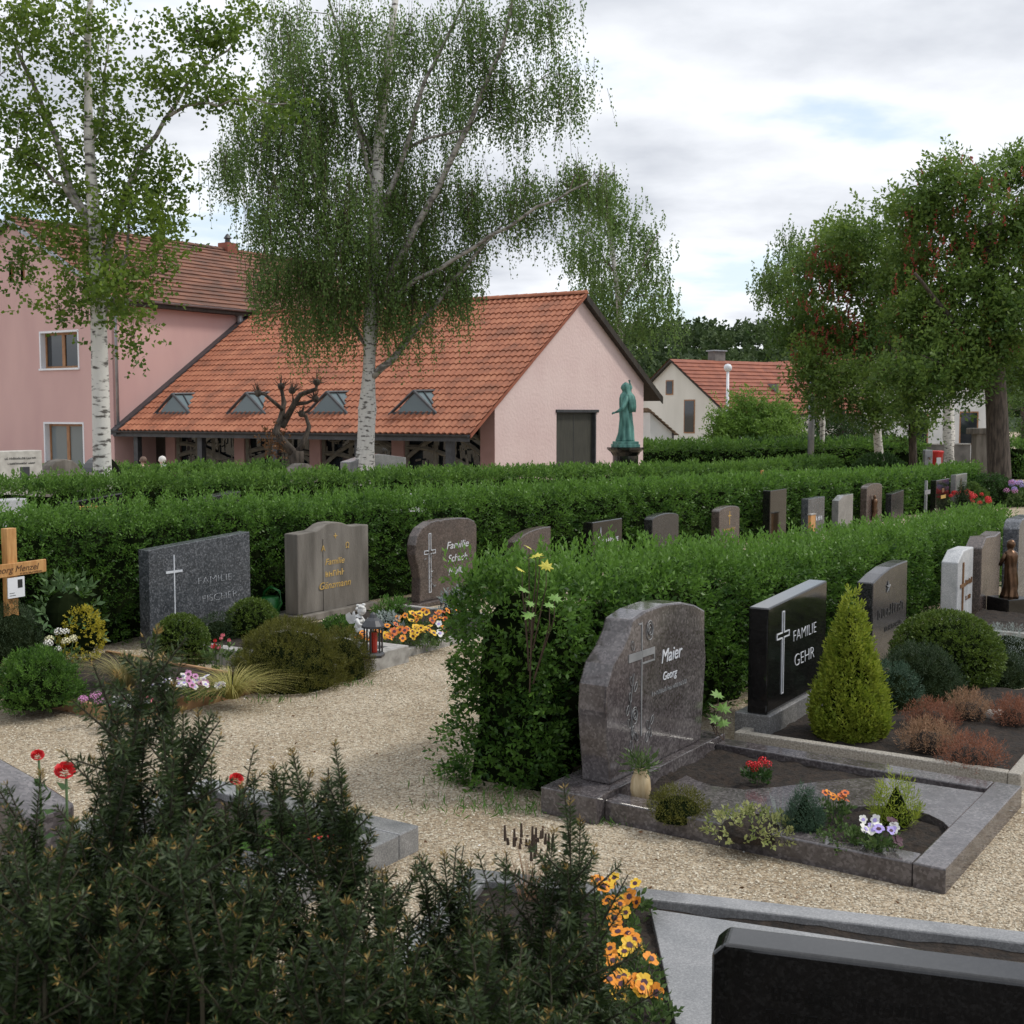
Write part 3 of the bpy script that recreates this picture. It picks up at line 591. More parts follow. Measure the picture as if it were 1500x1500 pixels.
# ------------------------------------------------------------------ chapel and house (shared local frame: x = t along the gable, y = s away to the left)
CO = Vector((-0.508, 36.8, -0.78))
ZB = 0.78                                    # local z = world z + ZB
def tiles(mb, t0, z0, t1, z1, s0, s1, tw, nc, amp=.028, lip=.035, flat=False):
    ns = int(round((s1 - s0) / tw)); k = 2 if flat else 6
    ss = [s0 + (s1 - s0) * i / (ns * k) for i in range(ns * k + 1)]
    ln = math.hypot(t1 - t0, z1 - z0); nt, nz = -(z1 - z0) / ln * (1 if t1 > t0 else -1), abs(t1 - t0) / ln
    prof = [0 if flat else amp * (math.sin(2 * math.pi * i / k) * .8 + .35 * math.sin(4 * math.pi * i / k + .6)) for i in range(ns * k + 1)]
    for c in range(nc):
        a, b = c / nc, (c + 1) / nc
        def row(q, lift): return [(t0 + (t1 - t0) * q + nt * (p + lift), s, z0 + (z1 - z0) * q + nz * (p + lift)) for s, p in zip(ss, prof)]
        jit = random.uniform(-.006, .006)
        r0, r1, rl = row(a, lip + jit), row(b, 0.004 + jit), row(a, -.012)
        n = len(ss); mb.add(r0 + r1 + rl, [(i, i + 1, n + i + 1, n + i) for i in range(n - 1)] + [(2 * n + i, 2 * n + i + 1, i + 1, i) for i in range(n - 1)])
def holes_wall(mb, u, z, rects, mk):
    """grid of quads over u[0]..u[1], z[0]..z[1] leaving out rects (u0,u1,z0,z1); mk(u,z) -> point"""
    us = sorted(set([u[0], u[1]] + [q for r in rects for q in r[:2]])); zs = sorted(set([z[0], z[1]] + [q for r in rects for q in r[2:]]))
    for i in range(len(us) - 1):
        for j in range(len(zs) - 1):
            cu, cz = (us[i] + us[i + 1]) / 2, (zs[j] + zs[j + 1]) / 2
            if any(r[0] < cu < r[1] and r[2] < cz < r[3] for r in rects): continue
            mb.add([mk(us[i], zs[j]), mk(us[i + 1], zs[j]), mk(us[i + 1], zs[j + 1]), mk(us[i], zs[j + 1])], [(0, 1, 2, 3)])
def chapel():
    t = thing('chapel', 'pale pink chapel with orange pantile roof, dormers and openwork windows', 'building', CO, ROT)
    L = 15.17; RT, RZ = 5.09, 6.10 + ZB; ET, EZ = -1.58, 1.60 + ZB; XT, XZ = 10.78, 2.78 + ZB; WR = 9.66
    slL, slR = (RZ - EZ) / (RT - ET), (RZ - XZ) / (XT - RT); zl = lambda q: EZ + (q - ET) * slL - .13; zr = lambda q: RZ - (q - RT) * slR - .13
    D0, D1, DZ = 3.55, 6.12, 2.31 + ZB
    # gable wall around the door, side return and far side
    w = MB()
    w.prism([(0, 0), (D0, 0), (D0, zl(D0)), (0, zl(0))], 0, .5); w.prism([(D0, DZ), (D1, DZ), (D1, zr(D1)), (RT, RZ - .13), (D0, zl(D0))], .001, .5)
    w.prism([(D1, 0), (WR, 0), (WR, zr(WR)), (D1, zr(D1))], 0, .5)
    w.box(WR - .4, WR - .001, .501, L, 0, zr(WR) - .02); w.build('wall', 'pink_pale', t)
    MB().box(-.012, .35, .0015, .52, 0, zl(0) - .02).build('wall', 'pink_shaded', t)
    MB().box(.35, .5, .52, L, 0, zl(.35) - .1).build('wall', 'dark_wood', t)
    d = MB().box(D0 + .05, D1 - .05, .12, .16, 0, DZ - .10).build('door', 'door_wood', t)
    MB().box((D0 + D1) / 2 - .012, (D0 + D1) / 2 + .012, .112, .118, .02, DZ - .12).build('door_gap', 'dark_metal', d)
    MB().box(D1 - .65, D1 - .45, .06, .12, 1.15, 1.2).build('handle', 'zinc', d)
    MB().box(D0 - .05, D1 + .15, -.05, .1, DZ - .09, DZ).build('lintel', 'dark_metal', t)
    MB().box(D1 - .05, D1 + .03, -.012, .12, 0, DZ - .092).build('door_frame', 'dark_metal', t)
    # roof
    rf = MB(); tiles(rf, ET, EZ, RT, RZ, -.22, L - .02, .215, 23); o = rf.build('roof_tiles', 'tile_orange', t, smooth=False); stuff(o)
    rr = MB(); tiles(rr, XT, XZ, RT, RZ, -.22, L - .02, .215, 19); stuff(rr.build('roof_tiles', 'tile_orange', t))
    rs = MB(); rs.prism([(ET + .03, EZ - .03), (RT, RZ - .05), (RT, RZ - .17), (ET + .03, EZ - .14)], -.16, L); rs.prism([(RT, RZ - .05), (XT - .03, XZ - .03), (XT - .03, XZ - .14), (RT, RZ - .17)], -.16, L)
    rs.build('roof_boards', 'dark_wood', t)
    vb = MB(); vb.prism([(ET, EZ - .015), (RT, RZ), (RT, RZ - .10), (ET, EZ - .12)], -.235, -.20); vb.build('verge_board', 'tile_red', t)
    vb = MB(); vb.prism([(RT, RZ + .01), (XT, XZ), (XT, XZ - .24), (RT, RZ - .22)], -.24, -.2); vb.build('verge_board', 'dark_wood', t)
    n = 40
    for i in range(n):
        s0 = -.22 + (L + .2) * i / n; m = MB(); sz = (L + .2) / n
        m.add([(RT + .13 * math.cos(a), s0 + q, RZ - .01 + e + .12 * math.sin(a)) for q, e in ((0, .012), (sz + .02, 0)) for a in [math.pi * k / 6 for k in range(7)]],
              [(k, k + 1, k + 8, k + 7) for k in range(6)] + [(6, 5, 4, 3, 2, 1, 0)]).build('ridge_tile', 'tile_orange', t)
    g = MB(); g.add([(ET - .07 + .075 * math.cos(a), s, EZ - .02 + .075 * math.sin(a)) for s in (-.2, L) for a in [math.pi + math.pi * k / 6 for k in range(7)]], [(k, k + 1, k + 8, k + 7) for k in range(6)])
    g.box(ET + .01, ET + .04, -.16, L, EZ - .22, EZ - .02); g.build('gutter', 'dark_metal', t)
    fl = MB().prism([(ET - .1, EZ + .02), (RT, RZ + .06), (RT, RZ - .06), (ET - .1, EZ - .16)], L - .30, L - .01).build('flashing', 'dark_metal', t)
    # triangular dormers
    for sc in (2.47, 5.95, 9.5, 13.05):
        ft = -.69; fz = 2.18 + ZB; az = fz + .66; bt = ft + .66 / slL; hw = .72
        dm = MB(); dm.add([(ft, sc - hw, fz), (ft, sc + hw, fz), (ft, sc, az), (bt + .1, sc, az + .02)], [(0, 2, 1), (0, 3, 2), (1, 2, 3)])
        o = dm.build('dormer', 'glass_sky', t)
        fr = MB(); e = .05
        for a_, b_ in (((ft - .02, sc - hw - .15, fz - .02), (ft - .02, sc, az + .02)), ((ft - .02, sc + hw + .25, fz - .05), (ft - .02, sc, az + .02)), ((ft - .02, sc - hw - .1, fz), (ft - .02, sc + hw + .2, fz)),
                       ((ft - .02, sc, az + .02), (bt + .15, sc, az + .05)), ((ft, sc - hw - .05, fz), (bt + .12, sc - .12, az + .06)), ((ft, sc + hw + .05, fz), (bt + .12, sc + .12, az + .06)), ((ft + .45, sc, az + .02), (ft + .33, sc - hw * .62, fz + .28))):
            fr.tube([a_, b_], e if a_[0] < ft - .01 else .03, 5)
        fr.build('frame', 'dark_metal', o)
    # porch posts, piers and openwork concrete windows
    for s in (.75, 4.2, 7.65, 11.1, 14.3): MB().box(-1.32, -1.12, s - .11, s + .11, 0, EZ + .1).build('post', 'dark_metal', t, bevel=.01)
    piers = (3.66, 7.1, 10.56, 14.0)
    for s in piers: MB().box(-.02, .3, s - .24, s + .24, 0, 2.9).build('pier', 'pink_shaded', t)
    MB().box(-1.3, -1.14, .2, L - .1, EZ - .05, EZ + .1).build('beam', 'dark_wood', t)
    edges = [.52] + [q for s in piers for q in (s - .24, s + .24)]
    for i in range(0, 8, 2):
        a, b = edges[i], edges[i + 1]; pn = thing('x', 'x', 'x'); bpy.data.objects.remove(pn)
        gl = MB().box(.28, .32, a, b, 0, 2.9).build('window', 'glass_dark', t)
        la = MB(); q = random.Random(i + 3)
        def bar(p0, p1, r): la.tube([(.14 + q.uniform(-.01, .01), p0[0], p0[1]), (.14 + q.uniform(-.01, .01), p1[0], p1[1])], r, 4)
        for f in (.0, .37, .64, 1.0): bar((a + (b - a) * f, 0), (a + (b - a) * (f + q.uniform(-.05, .05) * (0 < f < 1)), 2.85), .085)
        for k in range(3):                                 # sweeping arcs
            z0, z1 = q.uniform(.6, 1.2), q.uniform(1.4, 2.5); pts = [(a + (b - a) * j / 8, z0 + (z1 - z0) * math.sin(j / 8 * 1.7 + k * .5)) for j in range(9)]
            for j in range(8): bar(pts[j], pts[j + 1], .075)
        for k in range(46):
            y = q.uniform(a + .1, b - .1); z = q.uniform(.6, 2.75)
            if q.random() < .5: bar((y, z), (y + q.uniform(-.05, .05), z + q.uniform(.2, .5)), q.uniform(.018, .04))
            else: bar((y, z), (y + q.uniform(.15, .4), z + q.uniform(-.12, .12)), q.uniform(.018, .04))
        la.build('tracery', 'concrete', gl)
    MB().box(-1.5, .3, .1, L, -.02, .03).build('porch_floor', 'concrete', t)
    return t
chapel()
def window_unit(t, ax, u0, u1, z0, z1, depth=.26, sill=True, mull=0.5, frame='window_wood', rev='white_paint', pane='glass_dark', curtain=True, outward=-1):
    """window in the plane x = ax (outward -x): reveal, frame, panes, sill"""
    w = MB(); d = .05                                       # reveal lining
    x0, x1 = ax - .012, ax + depth
    w.box(x0, x1, u0 - .07, u0, z0 - .0, z1 + .07); w.box(x0, x1, u1, u1 + .07, z0, z1 + .07); w.box(x0, x1, u0 + .001, u1 - .001, z1, z1 + .07)
    o = w.build('window', rev, t)
    f = MB(); e = .08; xx = (ax + depth - .06, ax + depth)
    f.box(*xx, u0 + .001, u0 + e, z0, z1 - .001); f.box(*xx, u1 - e, u1 - .001, z0, z1 - .001); f.box(*xx, u0 + e, u1 - e, z1 - e, z1 - .001); f.box(*xx, u0 + e, u1 - e, z0, z0 + e)
    um = u0 + (u1 - u0) * mull; f.box(xx[0] - .01, xx[1], um - .08, um + .08, z0 + e, z1 - e); f.build('frame', frame, o)
    for a, b in ((u0 + e, um - .08), (um + .08, u1 - e)): MB().box(ax + depth - .03, ax + depth - .015, a, b, z0 + e, z1 - e).build('pane', pane, o)
    if sill: MB().box(ax - .06, ax + depth, u0 - .09, u1 + .09, z0 - .07, z0 - .001).build('sill', 'white_paint', o)
def house():
    t = thing('house', 'two-storey pink house with weathered brown tile roof beside the chapel', 'building', CO, ROT)
    S0, S1, T0, T1 = 15.17, 26.05, -1.52, 15.0; E = 6.40 + ZB; RZ = 9.40 + ZB; SM = (S0 + S1) / 2
    wins = [(S0 + 1.85, S0 + 3.95, 3.83 + ZB, 5.12 + ZB), (S0 + 1.70, S0 + 3.85, .15 + ZB, 1.80 + ZB)]; slits = [(S0 + 4.75, S0 + 5.0, 7.1 + ZB, 7.85 + ZB), (S0 + 5.45, S0 + 5.7, 7.1 + ZB, 7.85 + ZB)]
    w = MB(); holes_wall(w, (S0, S1), (0, E), wins, lambda u, z: (T0, u, z))
    zt = 7.85 + ZB; k = (RZ - E) / (SM - S0)
    holes_wall(w, (S0 + (zt - E) / k, S1 - (zt - E) / k), (E, zt), slits, lambda u, z: (T0, u, z))
    w.add([(T0, S0, E), (T0, S0 + (zt - E) / k, E), (T0, S0 + (zt - E) / k, zt)], [(0, 1, 2)]); w.add([(T0, S1, E), (T0, S1 - (zt - E) / k, E), (T0, S1 - (zt - E) / k, zt)], [(0, 2, 1)])
    w.add([(T0, S0 + (zt - E) / k, zt), (T0, S1 - (zt - E) / k, zt), (T0, SM, RZ)], [(0, 1, 2)])
    w.add([(T0, S0, 0), (T1, S0, 0), (T1, S0, E), (T0, S0, E)], [(0, 1, 2, 3)]); w.add([(T0, S1, 0), (T1, S1, 0), (T1, S1, E), (T0, S1, E)], [(0, 1, 2, 3)])
    w.add([(T1, S0, 0), (T1, S1, 0), (T1, S1, E), (T1, SM, RZ), (T1, S0, E)], [(0, 1, 2, 3, 4)]); w.build('wall', 'pink_wall', t)
    MB().box(T0 + .35, T0 + .4, S0 + .3, S1 - .3, 0, E).build('inner_wall', 'dark_wood', t)
    window_unit(t, T0, *wins[0]); window_unit(t, T0, *wins[1], pane='glass_grey')
    for s_ in slits: MB().box(T0 + .1, T0 + .14, s_[0], s_[1], s_[2], s_[3]).build('window', 'window_wood', t)
    for (u0, u1, z0, z1), zt_ in ((wins[0], .7),):
        c = MB(); n = 40; c.add([(T0 + .30 + .02 * math.sin(i * 1.9), u0 + .1 + (u1 - u0 - .2) * i / n, z) for z in (z1 - .08, z1 - zt_) for i in range(n + 1)], [(i, i + 1, n + 2 + i, n + 1 + i) for i in range(n)]); c.build('curtain', 'curtain', t)
    r = MB(); ov = .38; zo = E - ov * k
    # roof runs along t: build with tiles() in a swapped frame
    m = MB(); tiles(m, S0 - ov, zo, SM, RZ + .02, T0 - .22, T1 + .2, .2, 17, flat=True, lip=.05); m.v = [(b, a, c) for a, b, c in m.v]; m.f = [tuple(reversed(f)) for f in m.f]; stuff(m.build('roof_tiles', 'tile_old', t))
    m = MB(); tiles(m, S1 + ov, zo, SM, RZ + .02, T0 - .22, T1 + .2, .2, 17, flat=True, lip=.05); m.v = [(b, a, c) for a, b, c in m.v]; stuff(m.build('roof_tiles', 'tile_old', t))
    m = MB(); m.prism([(S0 - ov + .03, zo - .02), (SM, RZ - .03), (SM, RZ - .16), (S0 - ov + .03, zo - .15)], T0 - .16, T1, 'x'); m.prism([(S1 + ov - .03, zo - .02), (SM, RZ - .03), (SM, RZ - .16), (S1 + ov - .03, zo - .15)], T0 - .16, T1, 'x'); m.build('roof_boards', 'dark_wood', t)
    m = MB(); m.prism([(S0 - ov, zo + .03), (SM, RZ + .05), (SM, RZ - .14), (S0 - ov, zo - .16)], T0 - .25, T0 - .2, 'x'); m.prism([(S1 + ov, zo + .03), (SM, RZ + .05), (SM, RZ - .14), (S1 + ov, zo - .16)], T0 - .25, T0 - .2, 'x'); m.build('verge_board', 'zinc', t)
    n = 44
    for i in range(n):
        a0 = T0 - .22 + (T1 - T0 + .4) * i / n; sz = (T1 - T0 + .4) / n
        MB().add([(a0 + q, SM + .14 * math.cos(a), RZ + e + .12 * math.sin(a)) for q, e in ((0, .02), (sz + .02, 0)) for a in [math.pi * j / 6 for j in range(7)]], [(j, j + 1, j + 8, j + 7) for j in range(6)] + [(6, 5, 4, 3, 2, 1, 0)]).build('ridge_tile', 'tile_old', t)
    g = MB(); g.add([(q, S0 - ov - .06 + .08 * math.cos(a), zo + .01 + .08 * math.sin(a)) for q in (T0 - .25, T1) for a in [math.pi + math.pi * j / 6 for j in range(7)]], [(j, j + 1, j + 8, j + 7) for j in range(6)]); g.build('gutter', 'zinc', t)
    MB().box(T0 - .2, T1, S0 - ov + .0, S0 - .001, zo - .2, zo - .04).build('eaves_board', 'dark_wood', t)
    MB().tube([(T0 + .45, S0 - ov - .04, zo - .03), (T0 + .35, S0 - ov, zo - .2), (T0 + .12, S0 - .1, zo - .65), (T0 + .1, S0 - .1, zo - 1.0), (T0 + .1, S0 - .1, 2.3 + .05)], .055, 8).build('downpipe', 'zinc', t, smooth=True)
    ch = MB().box(9.1, 9.75, SM - .3, SM + .3, RZ - .5, RZ + .34).build('chimney', 'tile_red', t); MB().lathe([(.13, RZ + .34), (.11, RZ + .52), (.17, RZ + .54), (.17, RZ + .57), (.07, RZ + .72), (.02, RZ + .76)], 8, (9.4, SM)).build('cowl', 'dark_metal', ch)
    MB().tube([(11.2, SM, RZ), (11.2, SM, RZ + 1.6)], .015, 4).build('lightning_rod', 'dark_metal', t)
    vp = MB().tube([(4.55, S0 - .15, 4.9 + ZB), (4.55, S0 - .15, 5.95 + ZB)], .12, 10); vp.tube([(4.55, S0 - .15, 5.95 + ZB), (4.55, S0 - .15, 6.0 + ZB)], .17, 10); vp.build('vent_pipe', 'zinc', t)
house()
# ------------------------------------------------------------------ far buildings
def simple_house(name, label, apex, rot, hw, length, eave, ridge, wallm, roofm, wins=(), ch=None, base=-.78, group=None, ov=.35):
    """gable end at local x=0 facing -x, ridge along +x; apex = ground point under the gable's ridge"""
    t = thing(name, label, 'building', Vector((apex[0], apex[1], base)), rot, group); k = (ridge - eave) / hw
    w = MB(); w.prism([(-hw, 0), (hw, 0), (hw, eave), (0, ridge), (-hw, eave)], 0, length, 'x'); w.build('wall', wallm, t)
    for sg in (-1, 1):
        m = MB(); tiles(m, sg * (hw + ov), eave - ov * k + .08, 0, ridge + .1, -.3, length + .3, .3, 14, flat=True, lip=.06); m.v = [(b, a, c) for a, b, c in m.v]
        if sg < 0: m.f = [tuple(reversed(f)) for f in m.f]
        stuff(m.build('roof_tiles', roofm, t))
        m = MB(); m.prism([(sg * (hw + ov - .03), eave - ov * k + .06), (0, ridge + .07), (0, ridge - .06), (sg * (hw + ov - .03), eave - ov * k - .08)], -.28, length + .28, 'x'); m.build('roof_boards', 'dark_wood', t)
    for (u, z, ww, hh) in wins:
        o = MB().box(-.03, .02, u - ww / 2 - .08, u + ww / 2 + .08, z - .08, z + hh + .08).build('window', 'window_wood', t); MB().box(-.045, -.032, u - ww / 2, u + ww / 2, z, z + hh).build('pane', 'glass_dark', o)
    if ch:
        o = MB().box(ch[0] - .5, ch[0] + .5, ch[1] - .35, ch[1] + .35, ridge - 1.2, ridge + .75).build('chimney', 'grey_wall', t); MB().box(ch[0] - .6, ch[0] + .6, ch[1] - .45, ch[1] + .45, ridge + .75, ridge + .83).build('cap', 'zinc', o)
    return t
ap = at(985, 600, 85)
ch_ = simple_house('house', 'cream gabled house with red roof below the wooded hill', (ap.x, 85), R(35), 5.3, 16, 3.05, 6.55, 'cream_wall', 'tile_red', [(.3, 4.3, .6, .85), (-1.7, 1.7, .9, 2.1), (-1.6, .1, 1.4, .5)], (4.4, .3))
for q_ in (6.5, 11.5): MB().box(q_ - .03, q_ + .03, -3.6, -2.6, 4.2, 5.0).build('roof_window', 'glass_grey', ch_)
ap2 = at(1128, 600, 98); simple_house('house', 'red-roofed house wing half hidden by the round green bush', (ap2.x, 98), R(-60), 4.6, 9, 3.3, 6.9, 'cream_wall', 'tile_red', [(-1, 1.4, 1, 1.3)])
ap3 = at(1400, 640, 82); simple_house('house', 'white house with dark windows behind the big chestnut trunk', (ap3.x - 1.5, 82), R(70), 4.5, 9, 3.6, 6.8, 'white_wall', 'tile_red', [(-2.2, 1.0, 1.0, 2.0), (.9, 1.0, 1.0, 2.0)])
def annex():
    p = at(952, 650, 70); t = thing('shed', 'small white outbuilding with lean-to tile roof behind the chapel corner', 'building', Vector((p.x, 70, -.78)), R(25))
    MB().prism([(0, 0), (1.45, 0), (1.45, 1.9), (0, 3.0)], 0, 5).build('wall', 'white_wall', t)
    m = MB(); tiles(m, 1.75, 1.72, -.3, 3.27, -.25, 5.2, .25, 9, flat=True, lip=.05); stuff(m.build('roof_tiles', 'tile_brown', t))
    MB().tube([(1.5, -.04, 0), (1.5, -.04, 1.85)], .06, 6).build('downpipe', 'dark_metal', t)
annex()
def wall_thing(label, p0, p1, h, th=.3, mat='grey_wall', cap='kerb_stone'):
    p0, p1 = Vector(p0), Vector(p1); d = p1 - p0; t = thing('boundary_wall', label, 'wall', p0, math.atan2(d.y, d.x)); n = int(d.length / 2.5)
    MB().box(0, d.length, -th / 2, th / 2, 0, h).build('masonry', mat, t)
    for i in range(n): MB().box(d.length * i / n + .004, d.length * (i + 1) / n - .004, -th / 2 - .04, th / 2 + .04, h, h + .07).build('coping', cap, t)
wall_thing('grey cemetery boundary wall in front of the cream house', (at(880, 650, 66).x, 66, -.78), (at(1420, 650, 68).x, 68, -.78), 1.25)

# ------------------------------------------------------------------ hill with woods
def hill():
    V = []; F = []; nx, ny = 60, 12
    for j in range(ny + 1):
        for i in range(nx + 1):
            x = -220 + 620 * i / nx; y = 190 + 220 * j / ny; e = min(1, j / 8); s = e * e * (3 - 2 * e)
            V.append((x, y, -1 + (16 + 3.5 * math.sin(x * .013 + .6) + 1.5 * math.sin(x * .041)) * s))
    for j in range(ny):
        for i in range(nx): a = j * (nx + 1) + i; F.append((a, a + 1, a + nx + 2, a + nx + 1))
    me = bpy.data.meshes.new('hill'); me.from_pydata(V, [], F); me.update(); structure(link('hill', me, None, 'hill_green', smooth=True))
    n = 1500; x = rng.uniform(-60, 170, n); e = rng.random(n) ** .8; y = 192 + 150 * e; q = np.clip((y - 190) / 146.7, 0, 1); s = q * q * (3 - 2 * q)
    z = -1 + (16 + 3.5 * np.sin(x * .013 + .6) + 1.5 * np.sin(x * .041)) * s; hh = rng.uniform(4, 7.5, n); lv = Leaves()
    for k in range(22):
        a = rng.random(n) * 6.28; r = rng.random(n) ** .5 * 2.3 * np.sqrt(np.clip(1.1 - abs(k / 22 - .35), .1, 1)); p = np.stack([x + r * np.cos(a), y + r * np.sin(a), z + hh * (.3 + .7 * k / 22)], 1)
        lv.shoots(p, np.stack([np.cos(a), np.sin(a), np.full(n, .8)], 1), 3, .6, 1.2, .7, rnd=.35 + .25 * np.sin(x * .9 + y) + .3 * k / 22 + rng.normal(0, .1, n))
    o = lv.build('forest', 'leaf_forest'); stuff(o); tag(o, 'far wooded hillside behind the red-roofed houses', 'forest')
hill()
# ------------------------------------------------------------------ trees
def px_pts(pts, Y): return [at(p[0], p[1], Y + (p[2] if len(p) > 2 else 0)) for p in pts]
def tree(name, label, Y, trunk, limbs, clusters, bark, limb_bark, leafm, leaf, mode='upright', group=None, extra=None, twig='twig', depth=0.8, w=.55, strand=(.5, 1.4), seed=1, per=6, clump=.30, fill=1.0):
    """trunk ((px,py,r)...), limbs [((px,py)...), r0, r1], clusters (px,py,rx,ry,n)"""
    global rng
    keep = rng; rng = np.random.default_rng(seed); q = random.Random(seed)
    b = at(trunk[0][0], 700, Y); base = Vector((b.x, Y, gz(Y))); t = thing(name, label, 'tree', base, 0, group)
    tp = [at(p[0], p[1], Y) for p in trunk]; tp[0] = base.copy(); tr = [p[2] for p in trunk]
    MB().tube([p - base for p in tp], tr, 12).build('trunk', bark, t, smooth=True)
    lm = MB(); allp = [(p, r) for p, r in zip(tp[1:], tr[1:])]
    for pts, r0, r1 in limbs:
        dz = q.uniform(-1, 1) * depth * 1.2; n = len(pts); P_ = [at(p[0], p[1], Y + dz * i / (n - 1)) for i, p in enumerate(pts)]
        fine = []
        for i in range(n - 1):
            for k in range(3): fine.append(P_[i].lerp(P_[i + 1], k / 3) + Vector((q.gauss(0, .03), q.gauss(0, .03), q.gauss(0, .03))) * (1 if i + k else 0))
        fine.append(P_[-1]); rr = [r0 + (r1 - r0) * i / (len(fine) - 1) for i in range(len(fine))]
        lm.tube([p - base for p in fine], rr, 7); allp += list(zip(fine, rr))
    sc = Y / FPX; lv = Leaves(); tw = MB()
    for (cx, cy, rx, ry, n) in clusters:
        dd = q.uniform(-1, 1) * depth; c = at(cx, cy, Y + dd); rad = np.array([rx * sc, max(rx, ry) * sc * .9, ry * sc])
        near = min(allp, key=lambda e: (e[0] - c).length + (0.6 if e[0].z > c.z + .3 else 0)); p0 = near[0]
        mid = p0.lerp(c, .5) + Vector((0, 0, .12 * (c - p0).length)); r_ = max(.008, min(near[1] * .6, .035 * sc * 50 * .5))
        tw.tube([p - base for p in (p0, p0.lerp(mid, .6), mid, mid.lerp(c, .6), c)], [r_, r_ * .85, r_ * .65, r_ * .5, r_ * .35], 5)
        m = max(4, int(n * fill) // 9)
        d = unit(rng.normal(size=(m, 3))) * (rng.random((m, 1)) ** .45)
        if mode == 'upright': nb = 8; bc = unit(rng.normal(size=(nb, 3))) * rng.uniform(.35, 1.05, (nb, 1)); d = bc[rng.integers(0, nb, m)] + rng.normal(0, .26, (m, 3))
        cc = np.array(c) + d * rad
        for i in range(min(m, 14)):
            e = Vector(cc[i]); k_ = c.lerp(e, .5) + Vector((0, 0, .05)); tw.tube([p - base for p in (c, k_, e)], [r_ * .4, r_ * .25, r_ * .12], 4)
        if mode == 'upright':
            per_c = 9; p = np.repeat(cc, per_c, 0) + rng.normal(0, clump * .5, (m * per_c, 3)); dr = rng.normal(size=p.shape) * .8 + np.array([0, 0, .25])
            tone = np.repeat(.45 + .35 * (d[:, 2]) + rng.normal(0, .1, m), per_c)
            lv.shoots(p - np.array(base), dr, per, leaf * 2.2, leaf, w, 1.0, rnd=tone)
        else:
            per_c = 4; p = np.repeat(cc, per_c, 0) + rng.normal(0, clump * .6, (m * per_c, 3)); k = len(p); ln = rng.uniform(strand[0], strand[1], k); ns = 15
            sway = rng.normal(0, .12, (k, 2)); tt = (np.arange(ns) + .5) / ns
            P_ = np.repeat(p[:, None], ns, 1); P_[:, :, 2] -= tt[None] * ln[:, None]; P_[:, :, 0] += sway[:, 0:1] * tt[None] + .07; P_[:, :, 1] += sway[:, 1:2] * tt[None]
            P_ = P_.reshape(-1, 3) + rng.normal(0, .028, (k * ns, 3)); dr = rng.normal(0, .5, P_.shape) + np.array([0, 0, -.75])
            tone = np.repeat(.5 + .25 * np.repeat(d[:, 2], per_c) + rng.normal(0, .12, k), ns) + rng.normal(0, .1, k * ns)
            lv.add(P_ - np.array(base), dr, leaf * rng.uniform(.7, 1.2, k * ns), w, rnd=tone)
            for i in range(0, k, 3): a = Vector(p[i]) - base; tw.tube([a, a + Vector((sway[i, 0] * .5 + .03, sway[i, 1] * .5, -ln[i] * .5)), a + Vector((sway[i, 0] + .07, sway[i, 1], -ln[i]))], [.006, .004, .002], 3)
    if lm.v: lm.build('limbs', limb_bark, t, smooth=True)
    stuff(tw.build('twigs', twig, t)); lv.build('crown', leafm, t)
    if extra: extra(t, base, Y)
    rng = keep
    return t
tree('birch_tree', 'white-barked birch with broad leaves in front of the pink house', 19.5,
     [(152, 800, .155), (150, 690, .145), (147, 560, .135), (143, 420, .118), (138, 330, .10), (130, 200, .075), (128, 60, .055), (137, -60, .035)],
     [(((140, 335), (100, 265), (60, 150), (20, 60), (-20, 10)), .055, .02), (((152, 400), (165, 340), (195, 250), (240, 175), (290, 105), (350, 55)), .06, .015), (((240, 175), (290, 152), (340, 147), (420, 152)), .03, .01),
      (((140, 350), (90, 275), (50, 235), (10, 215)), .045, .015), (((150, 470), (172, 420), (188, 350), (192, 290)), .04, .015), (((132, 250), (150, 150), (160, 60)), .03, .012), (((140, 335), (90, 325), (40, 355)), .025, .01)],
     [(30, 40, 50, 45, 240), (105, 50, 50, 60, 300), (150, 110, 45, 55, 250), (30, 165, 45, 35, 200), (40, 225, 50, 30, 210), (125, 215, 50, 45, 230), (175, 175, 35, 40, 140), (285, 45, 62, 38, 330), (365, 30, 22, 28, 90), (300, 125, 60, 28, 200),
      (350, 155, 32, 22, 90), (412, 150, 26, 22, 90), (225, 130, 35, 40, 150), (150, 285, 70, 45, 330), (55, 290, 50, 35, 200), (235, 265, 38, 38, 170), (190, 335, 60, 45, 300), (100, 365, 65, 38, 280), (120, 425, 55, 45, 280), (185, 430, 38, 50, 230),
      (88, 455, 26, 25, 80), (195, 495, 18, 45, 110), (25, 370, 30, 25, 90), (10, 300, 25, 30, 80), (255, 320, 22, 22, 60), (0, 110, 30, 40, 110), (225, 385, 25, 40, 100), (195, 220, 30, 40, 110)],
     'bark_birch', 'bark_birch_limb', 'leaf_birch_left', .084, 'upright', seed=11, depth=.9, w=.8, per=4, clump=.30, fill=.9)
